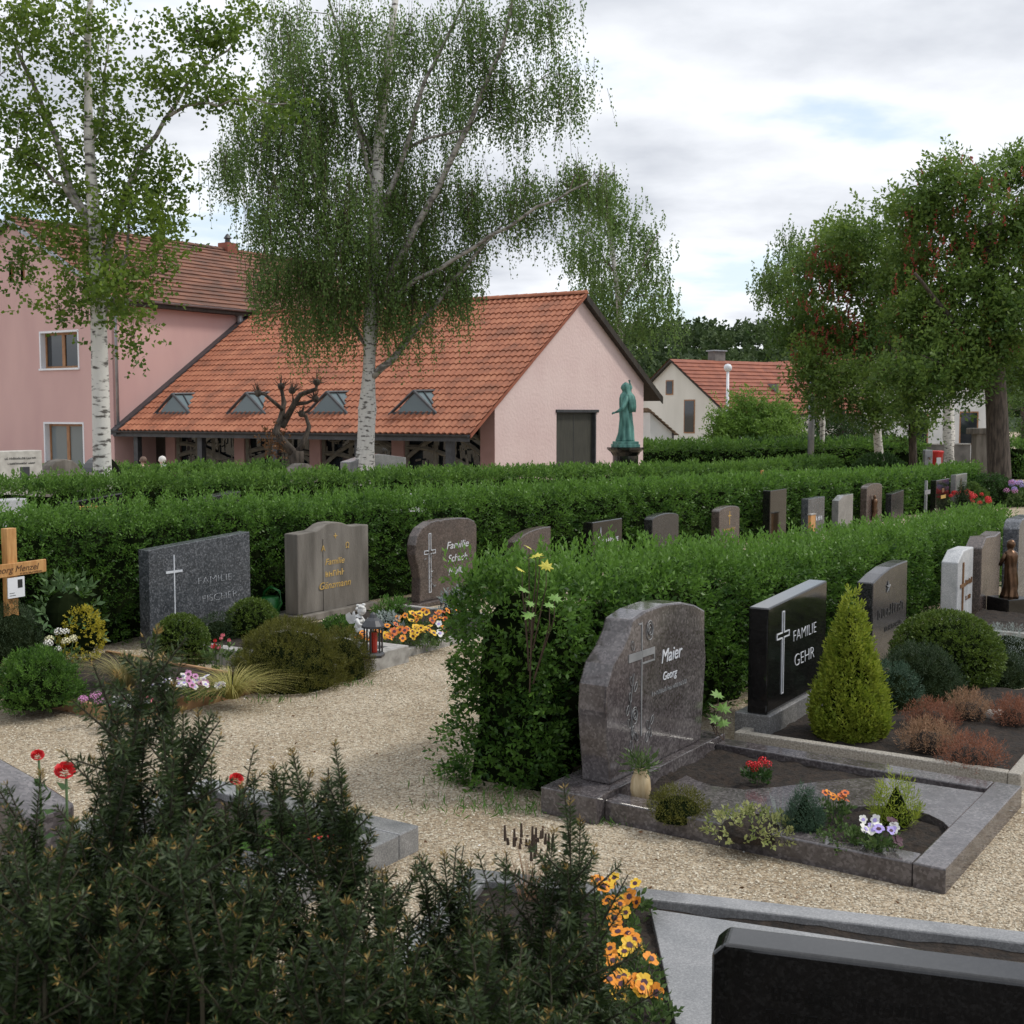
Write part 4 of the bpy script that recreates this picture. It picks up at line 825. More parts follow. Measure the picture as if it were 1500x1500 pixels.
tree('birch_tree', 'tall weeping birch with drooping twigs before the orange chapel roof', 31,
     [(533, 800, .30), (534, 690, .27), (538, 600, .235), (543, 480, .20), (548, 350, .17), (556, 200, .13), (572, 60, .09), (590, -90, .05)],
     [(((545, 552), (585, 515), (622, 465), (680, 390), (735, 330)), .10, .03), (((547, 440), (620, 320), (690, 180), (735, 70), (760, -60)), .10, .03), (((550, 330), (590, 230), (622, 120), (680, 0)), .08, .03), (((540, 510), (505, 462), (470, 420), (430, 395)), .06, .02),
      (((549, 380), (480, 318), (430, 280), (380, 270)), .07, .02), (((553, 250), (505, 130), (480, 20)), .06, .02), (((560, 440), (640, 395), (720, 345), (790, 300), (860, 268)), .07, .02), (((553, 300), (520, 180), (500, 60), (470, -40)), .06, .02), (((600, 215), (680, 190), (800, 110)), .04, .015)],
     [(332, 225, 28, 30, 130), (375, 180, 38, 45, 220), (432, 110, 45, 70, 300), (392, 300, 36, 60, 260), (440, 230, 50, 70, 380), (520, 50, 60, 70, 320), (600, 50, 55, 60, 220), (690, 30, 60, 45, 200), (790, 0, 60, 35, 170), (820, 110, 40, 35, 120), (745, 130, 55, 50, 190),
      (660, 150, 45, 60, 180), (560, 165, 60, 70, 330), (500, 310, 60, 70, 430), (590, 310, 55, 70, 380), (690, 285, 45, 45, 190), (765, 275, 55, 32, 220), (850, 255, 40, 26, 140), (880, 268, 22, 20, 60), (445, 380, 55, 45, 330), (540, 390, 70, 55, 460), (625, 390, 55, 45, 330),
      (395, 400, 28, 35, 120), (670, 400, 26, 40, 120), (480, 440, 45, 40, 200), (590, 450, 40, 30, 120), (640, 260, 40, 40, 130), (415, 30, 40, 60, 170), (700, 90, 45, 45, 130), (555, 250, 60, 60, 260), (475, 170, 45, 60, 230), (430, 470, 22, 20, 50), (690, 345, 22, 30, 60)],
     'bark_birch', 'bark_birch_limb', 'leaf_birch', .078, 'weep', seed=12, depth=1.3, strand=(.5, 1.5), w=.62, fill=2.8)
tree('birch_tree', 'wind-blown birch standing behind the chapel gable', 60,
     [(915, 700, .2), (912, 560, .17), (905, 430, .13), (892, 330, .09), (880, 240, .05)], [(((906, 450), (940, 390), (965, 340)), .06, .02), (((908, 500), (950, 450), (985, 430)), .06, .02), (((900, 400), (860, 340), (835, 330)), .05, .02)],
     [(862, 275, 40, 30, 170), (850, 345, 42, 30, 200), (900, 320, 35, 40, 190), (940, 345, 32, 32, 170), (890, 385, 60, 32, 260), (950, 395, 35, 32, 170), (905, 430, 60, 36, 250), (970, 435, 28, 22, 110), (930, 465, 45, 25, 170), (870, 430, 30, 25, 110), (985, 460, 12, 12, 30)],
     'bark_birch', 'bark_birch_limb', 'leaf_birch', .15, 'weep', seed=13, depth=2, strand=(.6, 1.5), clump=.6, fill=1.4, w=.62)
def red_blossom(cl, n, seed):
    def f(t, base, Y):
        r = np.random.default_rng(seed); lv = Leaves(); sc = Y / FPX
        for cx, cy, rx, ry in cl:
            d = unit(r.normal(size=(n, 3))) * (r.random((n, 1)) ** .3); c = np.array(at(cx, cy, Y)) + d * np.array([rx * sc, rx * sc, ry * sc]) - np.array(base)
            lv.shoots(c, np.tile((0, 0, 1.0), (n, 1)) + r.normal(0, .2, (n, 3)), 8, .34, .11, .7, .7)
        lv.build('blossom', 'leaf_red', t)
    return f
tree('chestnut_tree', 'large red-flowering chestnut with thick dark trunk at the right', 45,
     [(1466, 760, .50), (1464, 700, .42), (1460, 600, .38), (1456, 530, .36), (1452, 470, .27), (1448, 390, .18), (1450, 300, .10)],
     [(((1456, 540), (1420, 500), (1380, 450), (1340, 400)), .16, .05), (((1456, 530), (1490, 470), (1530, 420)), .17, .05), (((1453, 470), (1410, 400), (1390, 320), (1370, 270)), .12, .03), (((1452, 450), (1490, 370), (1500, 290)), .12, .03), (((1450, 560), (1400, 540), (1350, 520)), .09, .03)],
     [(1400, 275, 55, 32, 420), (1470, 260, 55, 38, 420), (1345, 320, 45, 42, 400), (1420, 340, 60, 50, 560), (1490, 340, 50, 55, 500), (1330, 395, 45, 45, 440), (1390, 420, 60, 50, 560), (1460, 430, 60, 50, 560), (1520, 420, 45, 60, 400), (1340, 470, 45, 45, 440), (1400, 500, 60, 45, 520),
      (1470, 505, 55, 42, 460), (1350, 545, 48, 35, 360), (1410, 545, 42, 26, 240), (1505, 545, 40, 36, 260), (1350, 590, 36, 20, 160), (1540, 320, 40, 60, 260)],
     'bark_dark', 'bark_dark', 'leaf_chestnut', .20, 'upright', fill=1.35, seed=14, depth=2.2, w=.5, per=5, clump=.55, twig='bark_dark', extra=red_blossom([(1400, 330, 85, 90), (1480, 380, 60, 130), (1350, 430, 60, 100), (1420, 500, 80, 70)], 85, 3))
tree('chestnut_tree', 'smaller red-flowering chestnut with slim dark trunk left of the large one', 51,
     [(1339, 760, .20), (1338, 690, .17), (1336, 620, .15), (1325, 560, .12), (1300, 500, .09)], [(((1330, 575), (1285, 530), (1255, 490), (1235, 460)), .09, .04), (((1325, 560), (1270, 470), (1240, 400)), .08, .03), (((1325, 555), (1310, 450), (1290, 370)), .07, .03)],
     [(1260, 350, 55, 36, 420), (1200, 400, 42, 45, 400), (1265, 420, 50, 50, 480), (1175, 470, 34, 48, 340), (1230, 490, 50, 50, 480), (1290, 480, 40, 50, 380), (1190, 550, 36, 38, 300), (1250, 560, 50, 38, 380), (1310, 560, 40, 40, 330), (1215, 590, 30, 22, 130), (1290, 605, 36, 26, 200), (1325, 400, 40, 60, 300), (1330, 620, 30, 18, 110)],
     'bark_dark', 'bark_dark', 'leaf_chestnut', .20, 'upright', fill=1.35, seed=15, depth=2, w=.5, per=5, clump=.55, twig='bark_dark', extra=red_blossom([(1200, 440, 45, 80), (1225, 400, 50, 40), (1190, 540, 40, 50), (1270, 470, 60, 80)], 85, 4))
tree('birch_tree', 'slender birch trunk beside the grey lamp pole', 56, [(1200, 760, .16), (1203, 690, .14), (1205, 620, .13), (1195, 520, .10), (1170, 420, .05)], [(((1198, 540), (1160, 440), (1135, 400)), .05, .02)],
     [(1170, 375, 36, 28, 230), (1140, 400, 30, 28, 190), (1215, 350, 40, 25, 220), (1125, 415, 14, 22, 60), (1150, 345, 18, 12, 60), (1180, 440, 30, 30, 160), (1250, 335, 30, 16, 120)], 'bark_birch', 'bark_birch_limb', 'leaf_birch', .15, 'weep', fill=1.5, seed=16, depth=1.5, strand=(.5, 1.3), clump=.5)
tree('birch_tree', 'birch with flaking white trunk under the chestnut crowns', 54, [(1292, 760, .24), (1288, 670, .2), (1283, 610, .17), (1280, 540, .13), (1275, 440, .06)], [], [(1280, 560, 40, 30, 200), (1265, 520, 30, 30, 140), (1300, 520, 30, 30, 140)], 'bark_birch', 'bark_birch_limb', 'leaf_tree', .13, 'upright', seed=17, depth=1, clump=.5)
tree('birch_tree', 'birch with scarred trunk beside the red bin', 60, [(1391, 760, .36), (1391, 690, .33), (1390, 640, .30), (1388, 560, .2), (1385, 480, .1)], [], [(1390, 560, 40, 30, 160), (1375, 520, 40, 30, 160)], 'bark_birch', 'bark_birch_limb', 'leaf_tree', .14, 'upright', seed=18, depth=1, clump=.5)
tree('small_tree', 'light green bushy tree in front of the cream house', 64, [(1100, 700, .14), (1100, 650, .12), (1102, 610, .08)], [], [(1075, 625, 32, 26, 320), (1110, 605, 34, 32, 380), (1140, 620, 30, 30, 320), (1100, 640, 50, 22, 380), (1150, 645, 28, 18, 200), (1065, 648, 22, 12, 130)], 'bark_dark', 'bark_dark', 'leaf_bush', .15, 'upright', seed=19, depth=1, clump=.55, fill=2.6)
tree('dark_tree', 'dark tree behind the slender birch trunk', 72, [(1235, 700, .2), (1235, 640, .16), (1235, 600, .1)], [], [(1215, 620, 34, 30, 260), (1250, 610, 34, 36, 300), (1240, 640, 40, 18, 220), (1290, 630, 30, 24, 200), (1180, 635, 22, 22, 160)], 'bark_dark', 'bark_dark', 'leaf_hedge_dark', .18, 'upright', seed=20, depth=1, clump=.6)
tree('small_tree', 'bright green tree at the right edge beyond the chestnut', 66, [(1500, 720, .2), (1500, 650, .16), (1500, 600, .1)], [], [(1495, 600, 22, 40, 200), (1520, 620, 30, 50, 240), (1490, 645, 16, 24, 100)], 'bark_dark', 'bark_dark', 'leaf_tree', .15, 'upright', seed=21, depth=1, clump=.5)
def pollard():
    Y = 33; b = at(430, 700, Y); base = Vector((b.x, Y, gz(Y))); t = thing('pollarded_tree', 'gnarled pollarded tree with bare twiggy heads before the chapel porch', 'tree', base)
    P_ = lambda pts: [at(x, y, Y + dz) - base for x, y, dz in pts]
    MB().tube([Vector((0, 0, 0))] + P_([(432, 690, 0), (434, 672, 0), (436, 660, 0)]), [.24, .22, .2, .17], 10).build('trunk', 'bark_dark', t, smooth=True)
    m = MB(); tips = []
    for pts, r0 in (([(434, 668, 0), (415, 648, -.1), (404, 632, -.1), (412, 612, 0), (416, 590, .1), (412, 566, .1)], .13), ([(436, 662, 0), (446, 645, .1), (453, 625, .2), (448, 610, .2), (442, 606, .2)], .09), ([(413, 625, 0), (425, 603, .2), (432, 590, .2), (440, 578, .2), (463, 570, .2), (464, 560, .2)], .10),
                    ([(414, 600, 0), (400, 588, -.2), (388, 578, -.3), (378, 576, -.3)], .06), ([(432, 592, .2), (450, 590, .3), (462, 584, .3)], .06), ([(418, 612, 0), (430, 590, -.2), (428, 572, -.2)], .06)):
        q = P_(pts); m.tube(q, [r0 * (1 - .55 * i / (len(q) - 1)) for i in range(len(q))], 8); tips.append(q[-1]); m.ball(q[-1], .10, 8, 6)
    m.build('limbs', 'bark_dark', t, smooth=True); w = MB(); q = random.Random(5)
    for tp in tips:
        for i in range(16):
            d = Vector((q.gauss(0, .8), q.gauss(0, .8), q.gauss(.6, .5))).normalized() * q.uniform(.12, .34); w.tube([tp, tp + d * .6, tp + d + Vector((0, 0, .05))], [.016, .011, .004], 4)
    stuff(w.build('twigs', 'twig', t)); lv = Leaves(); n = 90; c = np.array(at(402, 645, Y) - base); lv.shoots(c + rng.normal(0, .22, (n, 3)), rng.normal(size=(n, 3)), 4, .1, .09, .6); lv.build('dry_leaves', 'leaf_dry', t)
pollard()

# ------------------------------------------------------------------ hedges
def on_ground(x, y): return Vector((x, y, gz(y)))
def line(p, t): return on_ground(p[0] + B.x * t, p[1] + B.y * t)
H1, H0, HM, H2 = (-4.08, 11.86), (-8.69, 14.86), (-13.3, 17.86), (-.10, 7.02)
hedge('bushy green hedge behind the brown rose-cross stone, nearest to the camera', line(H2, 0), line(H2, 13), .78, [(0, 1.22), (1.2, 1.20), (2.6, 1.07), (4.5, .95), (9, .88), (13, .86)], None, seg=1.0, wild=.26, lmin=.043, back=1.0, cover=2.2, belly=.10)
hedge('long green hedge behind the speckled blue-grey and weathered stones', line(H1, -3), line(H1, 36), .9, [(0, 1.26), (20, 1.20), (39, 1.08)], None, 'leaf_hedge', seg=1.5, wild=.13)
hedge('second green hedge, running behind the black stone with golden lettering', line(H0, 0), line(H0, 38), .9, [(0, 1.40), (20, 1.31), (38, 1.15)], None, 'leaf_hedge_far', seg=2, wild=.12)
hedge('pale clipped hedge farthest left, just before the pink house', line(HM, 2), line(HM, 14), .9, 1.45, 1.42, 'leaf_hedge_far', seg=2, wild=.02)
hedge('low clipped hedge right of the green statue, below the boundary wall', ground_at(905, 52), ground_at(1345, 58), 1.2, 1.5, 1.5, 'leaf_hedge_far', seg=3, wild=.01)
hedge('dark block-trimmed hedge behind the grey lamp pole', ground_at(1085, 56.5), ground_at(1335, 60), 1.5, 1.5, 1.5, 'leaf_hedge_dark', seg=2.5, wild=.01)
hedge('clipped hedge at the right edge beyond the chestnut trunk', ground_at(1478, 56), ground_at(1560, 58), 1.2, 1.5, 1.5, 'leaf_hedge_far', seg=2.5, wild=.01)
hedge('far clipped hedge close under the boundary wall', ground_at(920, 61), ground_at(1240, 63), 1.1, 1.35, 1.35, 'leaf_hedge_far', seg=4, wild=.01)

# ------------------------------------------------------------------ second row: the brown rose-cross grave
MR = R(55.5); P1 = on_ground(.50, 6.53)
mg = kerb_grave('grave', 'polished brown granite kerb grave with wave-shaped slab and flowers', P1, MR, 1.54, 1.80, .15, .12, 'granite_brown', soil_z=.075, back=-.0)
def px_poly(t, pts, dz):
    mi = (Matrix.Translation(t.location) @ Matrix.Rotation(t.rotation_euler.z, 4, 'Z')).inverted()
    return [(q.x, q.y) for q in [mi @ G(x, y, dz) for x, y in pts]]
sl = px_poly(mg, [(961, 1157), (1006, 1134), (1019, 1141), (1045, 1150), (1091, 1155), (1140, 1151), (1194, 1144), (1250, 1139), (1290, 1137), (1444, 1160), (1393, 1213), (1380, 1201), (1362, 1192), (1344, 1186), (1310, 1180), (1278, 1178), (1236, 1181), (1194, 1181), (1150, 1186), (1110, 1190), (1070, 1191), (1033, 1190), (1000, 1178)], .118)
MB().prism(sl, .065, .113, 'z').build('cover_slab', 'granite_brown', mg, bevel=.004)
st = headstone('headstone', 'brown polished headstone with engraved rose cross and wavy outline', P1 + Vector((math.cos(MR), math.sin(MR), 0)) * .02, MR, 1.22, .93, .18, MAIER, 'granite_brown', bevel=.012)
for o in st.children: o.location = (.10, .06, .15)
MB().box(-.10, 1.52, 0.003, .36, 0, .15).build('plinth', 'granite_brown', st, bevel=.006)
st['z0'] = .15; st['fy'] = .06
letters(st, 'Maier', .86, .58, .115, 'white_letters', .25, ex=.002); letters(st, 'Georg', .84, .475, .07, 'white_letters', .25); marks(st, .84, .405, .44, .042, 'grey_letters', 11)
cx_ = .50
m = MB(); y_ = .06 - .003
for (x0, x1, z0, z1) in ((cx_ - .012, cx_ - .002, .20, .86), (cx_ + .002, cx_ + .150, .615, .625), (cx_ - .16, cx_ - .012, .648, .695), (cx_ + .0, cx_ + .15, .655, .695), (cx_ + .142, cx_ + .15, .62, .654), (cx_ - .045, cx_ - .012, .848, .858)):
    m.box(x0, x1, y_ - .001, y_ + .006, .15 + z0, .15 + z1)
m.build('cross', 'grey_letters', st)
rs = MB()
def ring(cx, cz, rx, rz, a=0, n=12, wd=.006):
    pts = [(cx + (rx * math.cos(q) * math.cos(a) - rz * math.sin(q) * math.sin(a)), .06 - .004, .15 + cz + (rx * math.cos(q) * math.sin(a) + rz * math.sin(q) * math.cos(a))) for q in [2 * math.pi * k / n for k in range(n + 1)]]
    rs.tube(pts, wd / 2, 4)
for (cx, cz, s_) in ((.585, .80, .052), (.41, .335, .045)):
    ring(cx, cz, s_ * .75, s_ * 1.1); ring(cx + s_ * .1, cz + s_ * .1, s_ * .5, s_ * .7, .3); ring(cx, cz, s_ * .25, s_ * .35, -.4)
for (cx, cz, a) in ((.385, .74, .3), (.37, .54, .4), (.42, .50, -.5), (.36, .45, .2), (.33, .38, -.4), (.35, .30, .5), (.39, .25, -.3), (.43, .21, .6), (.37, .17, .1), (.57, .25, .4), (.62, .27, -.6), (.60, .20, .2), (.56, .18, -.3)): ring(cx, cz, .014, .03, a, 8, .005)
rs.tube([(.40, .056, .15 + .58), (.36, .056, .15 + .42), (.39, .056, .15 + .2)], .003, 4); stuff(rs.build('rose_engraving', 'grey_letters', st))
# its planting
GP = 'flowers and shrubs on the brown granite grave'
v = thing('flower_vase', 'ribbed ochre vase with drooping green plant by the brown stone', 'vase', G(938, 1192))
MB().lathe([(.028, .06), (.048, .09), (.058, .14), (.052, .20), (.036, .235), (.04, .245), (.03, .24)], 14).build('vase', 'ceramic', v, smooth=True)
lv = Leaves(); k = 34; lv.shoots(np.tile((0, 0, .24), (k, 1)) + rng.normal(0, .015, (k, 3)), np.stack([rng.normal(0, .6, k), rng.normal(0, .6, k), np.full(k, .8)], 1), 6, .10, .06, .16); lv.build('leaves', 'leaf_bed', v)
zS = .075
def bed(px, py): return G(px, py, zS)
shrub('dwarf_conifer', 'flat olive dwarf conifer beside the ochre vase', 'shrub', bed(993, 1198), .15, .13, 'juniper_olive', .022, 420, 'dome', w=.16, k=8, sl=2.2, group=GP, up=.6, rough=.12)
shrub('variegated_ivy', 'yellow-green variegated creeping plant along the granite kerb', 'plant', bed(1100, 1222), .20, .09, 'leaf_variegated', .028, 130, 'dome', w=.6, k=5, sl=1.6, group=GP, core='soil', rough=.3)
shrub('small_conifer', 'blue-green upright dwarf conifer in the middle of the brown grave', 'shrub', bed(1178, 1224), .085, .25, 'conifer_blue', .025, 520, 'cone', w=.14, k=8, sl=2.0, group=GP, up=.9, rough=.1)
tuft('lavender', 'thin grey twiggy lavender left of the blue-green conifer', 'plant', bed(1143, 1215), 55, .24, 'leaf_silver', .0035, .15, .38, .04, GP)
shrub('small_conifer', 'yellow-tipped young conifer near the corner of the brown grave', 'shrub', bed(1312, 1210), .10, .24, 'thuja_gold', .035, 190, 'cone', w=.14, k=8, sl=2.4, group=GP, up=.9, rough=.35)
bedding('flowering_plant', 'orange-flowered plant beside the yellow-tipped conifer', 'flowers', bed(1224, 1205), .07, ['petal_rust', 'petal_orange'], 11, 'pansy', .020, .15, group=GP, nl=24)
bedding('pansy', 'white and violet pansy in the brown granite grave', 'flowers', bed(1286, 1250), .11, ['petal_white', 'petal_violet', 'petal_white', 'petal_dark'], 15, 'pansy', .027, .13, group=GP, nl=60)
shrub('ground_cover', 'low dark ground cover between pansy and kerb', 'plant', bed(1235, 1240), .13, .06, 'leaf_bed', .025, 90, 'dome', w=.6, k=4, core='soil', group=GP, rough=.3)
bedding('geranium', 'red-flowering plant at the back of the brown grave', 'flowers', bed(1112, 1150), .07, ['petal_red'], 7, 'ball', .026, .13, leaf='leaf_hedge_dark', group=GP, nl=34)
# black stone grave next to it
GG = on_ground(1.46, 8.00)
kerb_grave('grave', 'wide grave of dark soil with pale aggregate kerb and golden thuja', GG, ROT, 2.6, 1.78, .075, .11, 'aggregate', sides='flb', soil_z=.07)
g = headstone('headstone', 'glossy black headstone with white-outlined cross on grey plinth', on_ground(1.69, 8.07), ROT, 1.16, .77, .14, SLOPE, 'granite_black', bevel=.01)
for o in g.children: o.location.z = .20
MB().box(-.02, 1.5, -.03, .22, 0, .20).build('plinth', 'granite_grey', g, bevel=.006); g['z0'] = .20; g['fy'] = 0.0
outline_cross(g, .27, .10, .66, .50, .115, .035, .008, 'white_letters'); letters(g, 'FAMILIE', .70, .42, .115, 'white_letters', offset=-.003, width=.46); letters(g, 'GEHR', .70, .24, .125, 'white_letters', offset=-.003, width=.40)
shrub('golden_thuja', 'golden-green cone-shaped thuja before the glossy black stone', 'shrub', G(1243, 1092), .24, 1.04, 'thuja_gold', .034, 3000, 'cone', w=.38, k=6, sl=2.1, up=.9, rough=.2)
shrub('blue_shrub', 'small blue-green shrub right behind the golden thuja', 'shrub', G(1305, 1048), .22, .36, 'conifer_blue', .03, 520, 'dome', w=.2, k=7, sl=2)
shrub('juniper', 'dark flat-topped juniper before the clipped box ball', 'shrub', G(1345, 1030), .33, .42, 'juniper_dark', .03, 1300, 'dome', w=.16, k=8, sl=2, up=.5, rough=.12)
shrub('box_ball', 'large clipped green box ball beside the juniper', 'shrub', G(1385, 1008), .42, .62, 'box_leaf', .024, 3600, 'ball', w=.6, k=5, sl=1.4, rough=.03)
for i, (px, py, mt, rr, lb) in enumerate(((1364, 1066, 'heather', .13, 'rust-brown heather nearest the dark juniper'), (1417, 1052, 'heather_tan', .12, 'tan heather below the clipped box ball'), (1360, 1098, 'heather_tan', .13, 'tan heather in front, nearest the golden thuja'),
                                      (1424, 1122, 'heather', .14, 'rust-brown heather closest to the grave corner'), (1484, 1062, 'heather', .10, 'rust-red heather at the right edge beside a pale stone'))):
    shrub('heather', lb, 'shrub', G(px, py, .07), rr * 1.1, .13, mt, .026, 300, 'dome', w=.16, k=9, sl=3.2, core='soil', group='faded heathers on the dark soil', up=.9, rough=.5)
MB().ball((0, 0, .02), (.085, .06, .045), 10, 6).build('fieldstone', 'pale_stone', None, True, loc=G(1458, 1052, .07)); tag(bpy.context.scene.objects['fieldstone'], 'pale rounded fieldstone lying between the heathers', 'stone')
# further stones of this row
s = headstone('headstone', 'dark arched headstone with a star and raised letters', on_ground(3.0, 10.19), ROT, 1.02, .88, .14, [(0, 0), (1, 0), (1, 1.0), (.75, 1.0), (.5, .99), (.25, .955), (0, .90)], 'granite_dark', bevel=.01)
marks(s, .55, .46, .80, .13, 'dark_letters', 12, ex=.004); marks(s, .60, .33, .50, .06, 'dark_letters', 13)
for i in range(5):
    a = R(90 + 72 * i); MB().tube([(.42, -.006, .71), (.42 + .055 * math.cos(a), -.006, .71 + .055 * math.sin(a))], [.012, .003], 4).build('star_ray', 'grey_letters', s)
s = headstone('headstone', 'pale grey chamfered headstone with bronze cross and letters', on_ground(4.54, 12.50), ROT, .66, .80, .17, CHAMF, 'granite_light', bevel=.012)
cross_part(s, .20, .08, .68, .44, .10, .035, 'bronze_letters', .012); marks(s, .46, .43, .28, .085, 'bronze_letters', 14, ex=.008); marks(s, .46, .27, .22, .09, 'bronze_letters', 15, ex=.008)
s = headstone('headstone', 'reddish-brown headstone behind the bronze figure', on_ground(5.12, 13.40), ROT, .95, .88, .18, [(0, 0), (1, 0), (1, 1.0), (.7, .97), (.4, .99), (.22, 1.0), (0, .88)], 'granite_wine', bevel=.012)
s = headstone('headstone', 'dark blue-grey headstone cut off by the right edge', on_ground(5.95, 14.45), ROT, .9, 1.02, .18, [(0, 0), (1, 0), (1, 1), (.2, 1.0), (.08, .97), (0, .90)], 'granite_blue', bevel=.012)
kerb_grave('grave', 'narrow dark bed with pale kerb behind the heathers', on_ground(4.3, 12.1), ROT, 1.6, 1.9, .07, .10, 'kerb_stone', sides='fl', soil_z=.06)
shrub('lavender_bush', 'grey-green lavender bush below the bronze figure', 'shrub', G(1475, 985), .42, .36, 'leaf_silver', .03, 700, 'dome', w=.12, k=8, sl=2.2, up=.9)
shrub('ball_shrub', 'dark low rounded bush right of the box ball', 'shrub', G(1462, 1002), .26, .24, 'juniper_dark', .028, 600, 'dome', w=.2, k=7, sl=2)
shrub('yellow_shrub', 'yellow-green rounded shrub beside the bronze figure', 'shrub', on_ground(6.1, 13.6), .24, .52, 'thuja_gold', .03, 500, 'ball', w=.4, k=5)

# robed figures (one continuous lofted body)
def robed(t, h, mat, arms, lean=0.0, folds=9, veil=True, name='figure'):
    """robed standing figure of height h, facing local -x; arms = polylines in units of h"""
    prof = [(0, .150, .125, 0), (.03, .148, .12, 0), (.12, .128, .105, .005), (.25, .118, .10, .008), (.40, .112, .098, .004), (.50, .108, .096, 0), (.58, .098, .088, -.004), (.66, .104, .10, -.004), (.74, .108, .118, -.002), (.80, .095, .115, .0),
            (.83, .062, .07, -.008), (.855, .047, .05, -.014), (.875, .054, .054, -.02), (.91, .066, .062, -.024), (.945, .064, .06, -.022), (.975, .05, .046, -.016), (.995, .02, .02, -.012), (1.0, .004, .004, -.012)]
    n = 36; V = []
    for z, rx, ry, ox in prof:
        fa = max(0, 1 - z / .82) * .13 + (.05 if z < .8 else 0)
        for k in range(n):
            a = 2 * math.pi * k / n; q = 1 + fa * math.sin(folds * a + z * 5) + fa * .6 * math.sin((folds + 5) * a - z * 9)
            V.append(((ox + lean * z + rx * q * math.cos(a)) * h, ry * q * math.sin(a) * h, z * h))
    F = [(i * n + k, i * n + (k + 1) % n, (i + 1) * n + (k + 1) % n, (i + 1) * n + k) for i in range(len(prof) - 1) for k in range(n)]
    m = MB(); m.add(V, F + [tuple(range(n - 1, -1, -1))])
    for pts, r in arms:
        m.tube([(x * h, y * h, z * h) for x, y, z in pts], [q * h for q in r], 9); e = Vector(pts[-1]) * h; d = (Vector(pts[-1]) - Vector(pts[-2])).normalized(); sd_ = d.cross(Vector((0, 1, .3))).normalized(); w_ = d.cross(sd_)
        m.ball(e + d * .02 * h, (.017 * h, .012 * h, .02 * h), 8, 6)
        for j in range(5):
            o_ = (sd_ * (j - 1.5) * .008 if j < 4 else w_ * .018) * h; m.tube([e + o_ + d * .025 * h, e + o_ * 1.2 + d * (.05 if j < 4 else .035) * h, e + o_ * 1.25 + d * (.068 - .004 * abs(j - 1.5) if j < 4 else .045) * h - Vector((0, 0, .006 * h))], [.0055 * h, .005 * h, .003 * h], 5)
    m.ball(((-.088) * h, 0, .915 * h), (.012 * h, .010 * h, .018 * h), 6, 5)      # nose
    m.ball(((-.078) * h, 0, .888 * h), (.010 * h, .018 * h, .006 * h), 6, 4)      # lips
    for sg in (-1, 1): m.ball((-.078 * h, sg * .024 * h, .925 * h), (.008 * h, .010 * h, .006 * h), 6, 4)
    b = m.build(name, mat, t, smooth=True)
    if veil:
        V = []
        for z, r, ox in ((.50, .115, .06), (.60, .125, .05), (.70, .130, .035), (.78, .125, .02), (.84, .085, .01), (.90, .080, -.006), (.95, .078, -.012), (.985, .058, -.01), (1.012, .012, -.008)):
            for k in range(21): a = R(-118) + R(236) * k / 20; q = 1 + (.09 * math.sin(k * 1.9 + z * 8) if z < .8 else .01); V.append(((ox + lean * z + r * q * math.cos(a)) * h, r * q * math.sin(a) * h * 1.02, z * h))
        mv = MB(); mv.add(V, [(i * 21 + k, i * 21 + k + 1, (i + 1) * 21 + k + 1, (i + 1) * 21 + k) for i in range(8) for k in range(20)]); o = mv.build('veil', mat, t, smooth=True); so = o.modifiers.new('s', 'SOLIDIFY'); so.thickness = .012 * h
    return b
pb = ground_at(916, 36.2)
ped = thing('pedestal', 'black stone pedestal with moulded cap under the green statue', 'pedestal', pb, R(20))
zt = at(916, 655, 36.2).z - pb.z
MB().lathe([(.50, 0), (.50, .12), (.40, .2), (.385, .3), (.37, zt - .25), (.40, zt - .2), (.44, zt - .14), (.54, zt - .06), (.54, zt)], 28).build('pedestal_body', 'granite_black', ped, smooth=False)
fg = thing('statue', 'verdigris bronze robed statue with one raised and one lowered arm', 'statue', pb + Vector((0, 0, zt)), R(20))
MB().box(-.33, .33, -.3, .3, 0, .09).build('base', 'patina', fg, bevel=.01); MB().box(-.30, .30, -.27, .27, .09, .17).build('base', 'patina', fg, bevel=.01)
hold = bpy.data.objects.new('figure_root', None); COL.objects.link(hold); bpy.data.objects.remove(hold)
robed(fg, 1.70, 'patina', [([(-.02, -.09, .765), (-.07, -.12, .66), (-.12, -.13, .57), (-.21, -.13, .51), (-.26, -.13, .495)], [.042, .042, .036, .024, .015]), ([(.03, .08, .77), (.11, .12, .70), (.155, .13, .78), (.15, .12, .92), (.125, .11, 1.0)], [.05, .06, .05, .028, .016])], folds=8)
for o in fg.children:
    if o.name.split('.')[0] in ('figure', 'veil'): o.location.z = .17
bz = thing('bronze_figure', 'small bronze robed woman standing before the reddish stone', 'statue', on_ground(5.50, 13.55), R(-70))
MB().box(-.17, .17, -.17, .17, 0, .22).build('base', 'granite_black', bz, bevel=.01)
robed(bz, .62, 'bronze', [([(-.02, -.10, .775), (-.06, -.14, .66), (-.11, -.13, .58), (-.17, -.06, .60), (-.19, -.03, .62)], [.04, .038, .034, .024, .016]), ([(-.02, .10, .775), (-.05, .14, .65), (-.11, .13, .56), (-.17, .05, .58), (-.19, .02, .60)], [.04, .038, .034, .024, .016])], veil=False, folds=7)
for o in bz.children:
    if o.name.startswith('figure'): o.location.z = .22
hr = MB().ball((-.004, 0, .22 + .62 * .95), (.048, .045, .05), 10, 8).build('hair', 'bronze', bz, True)

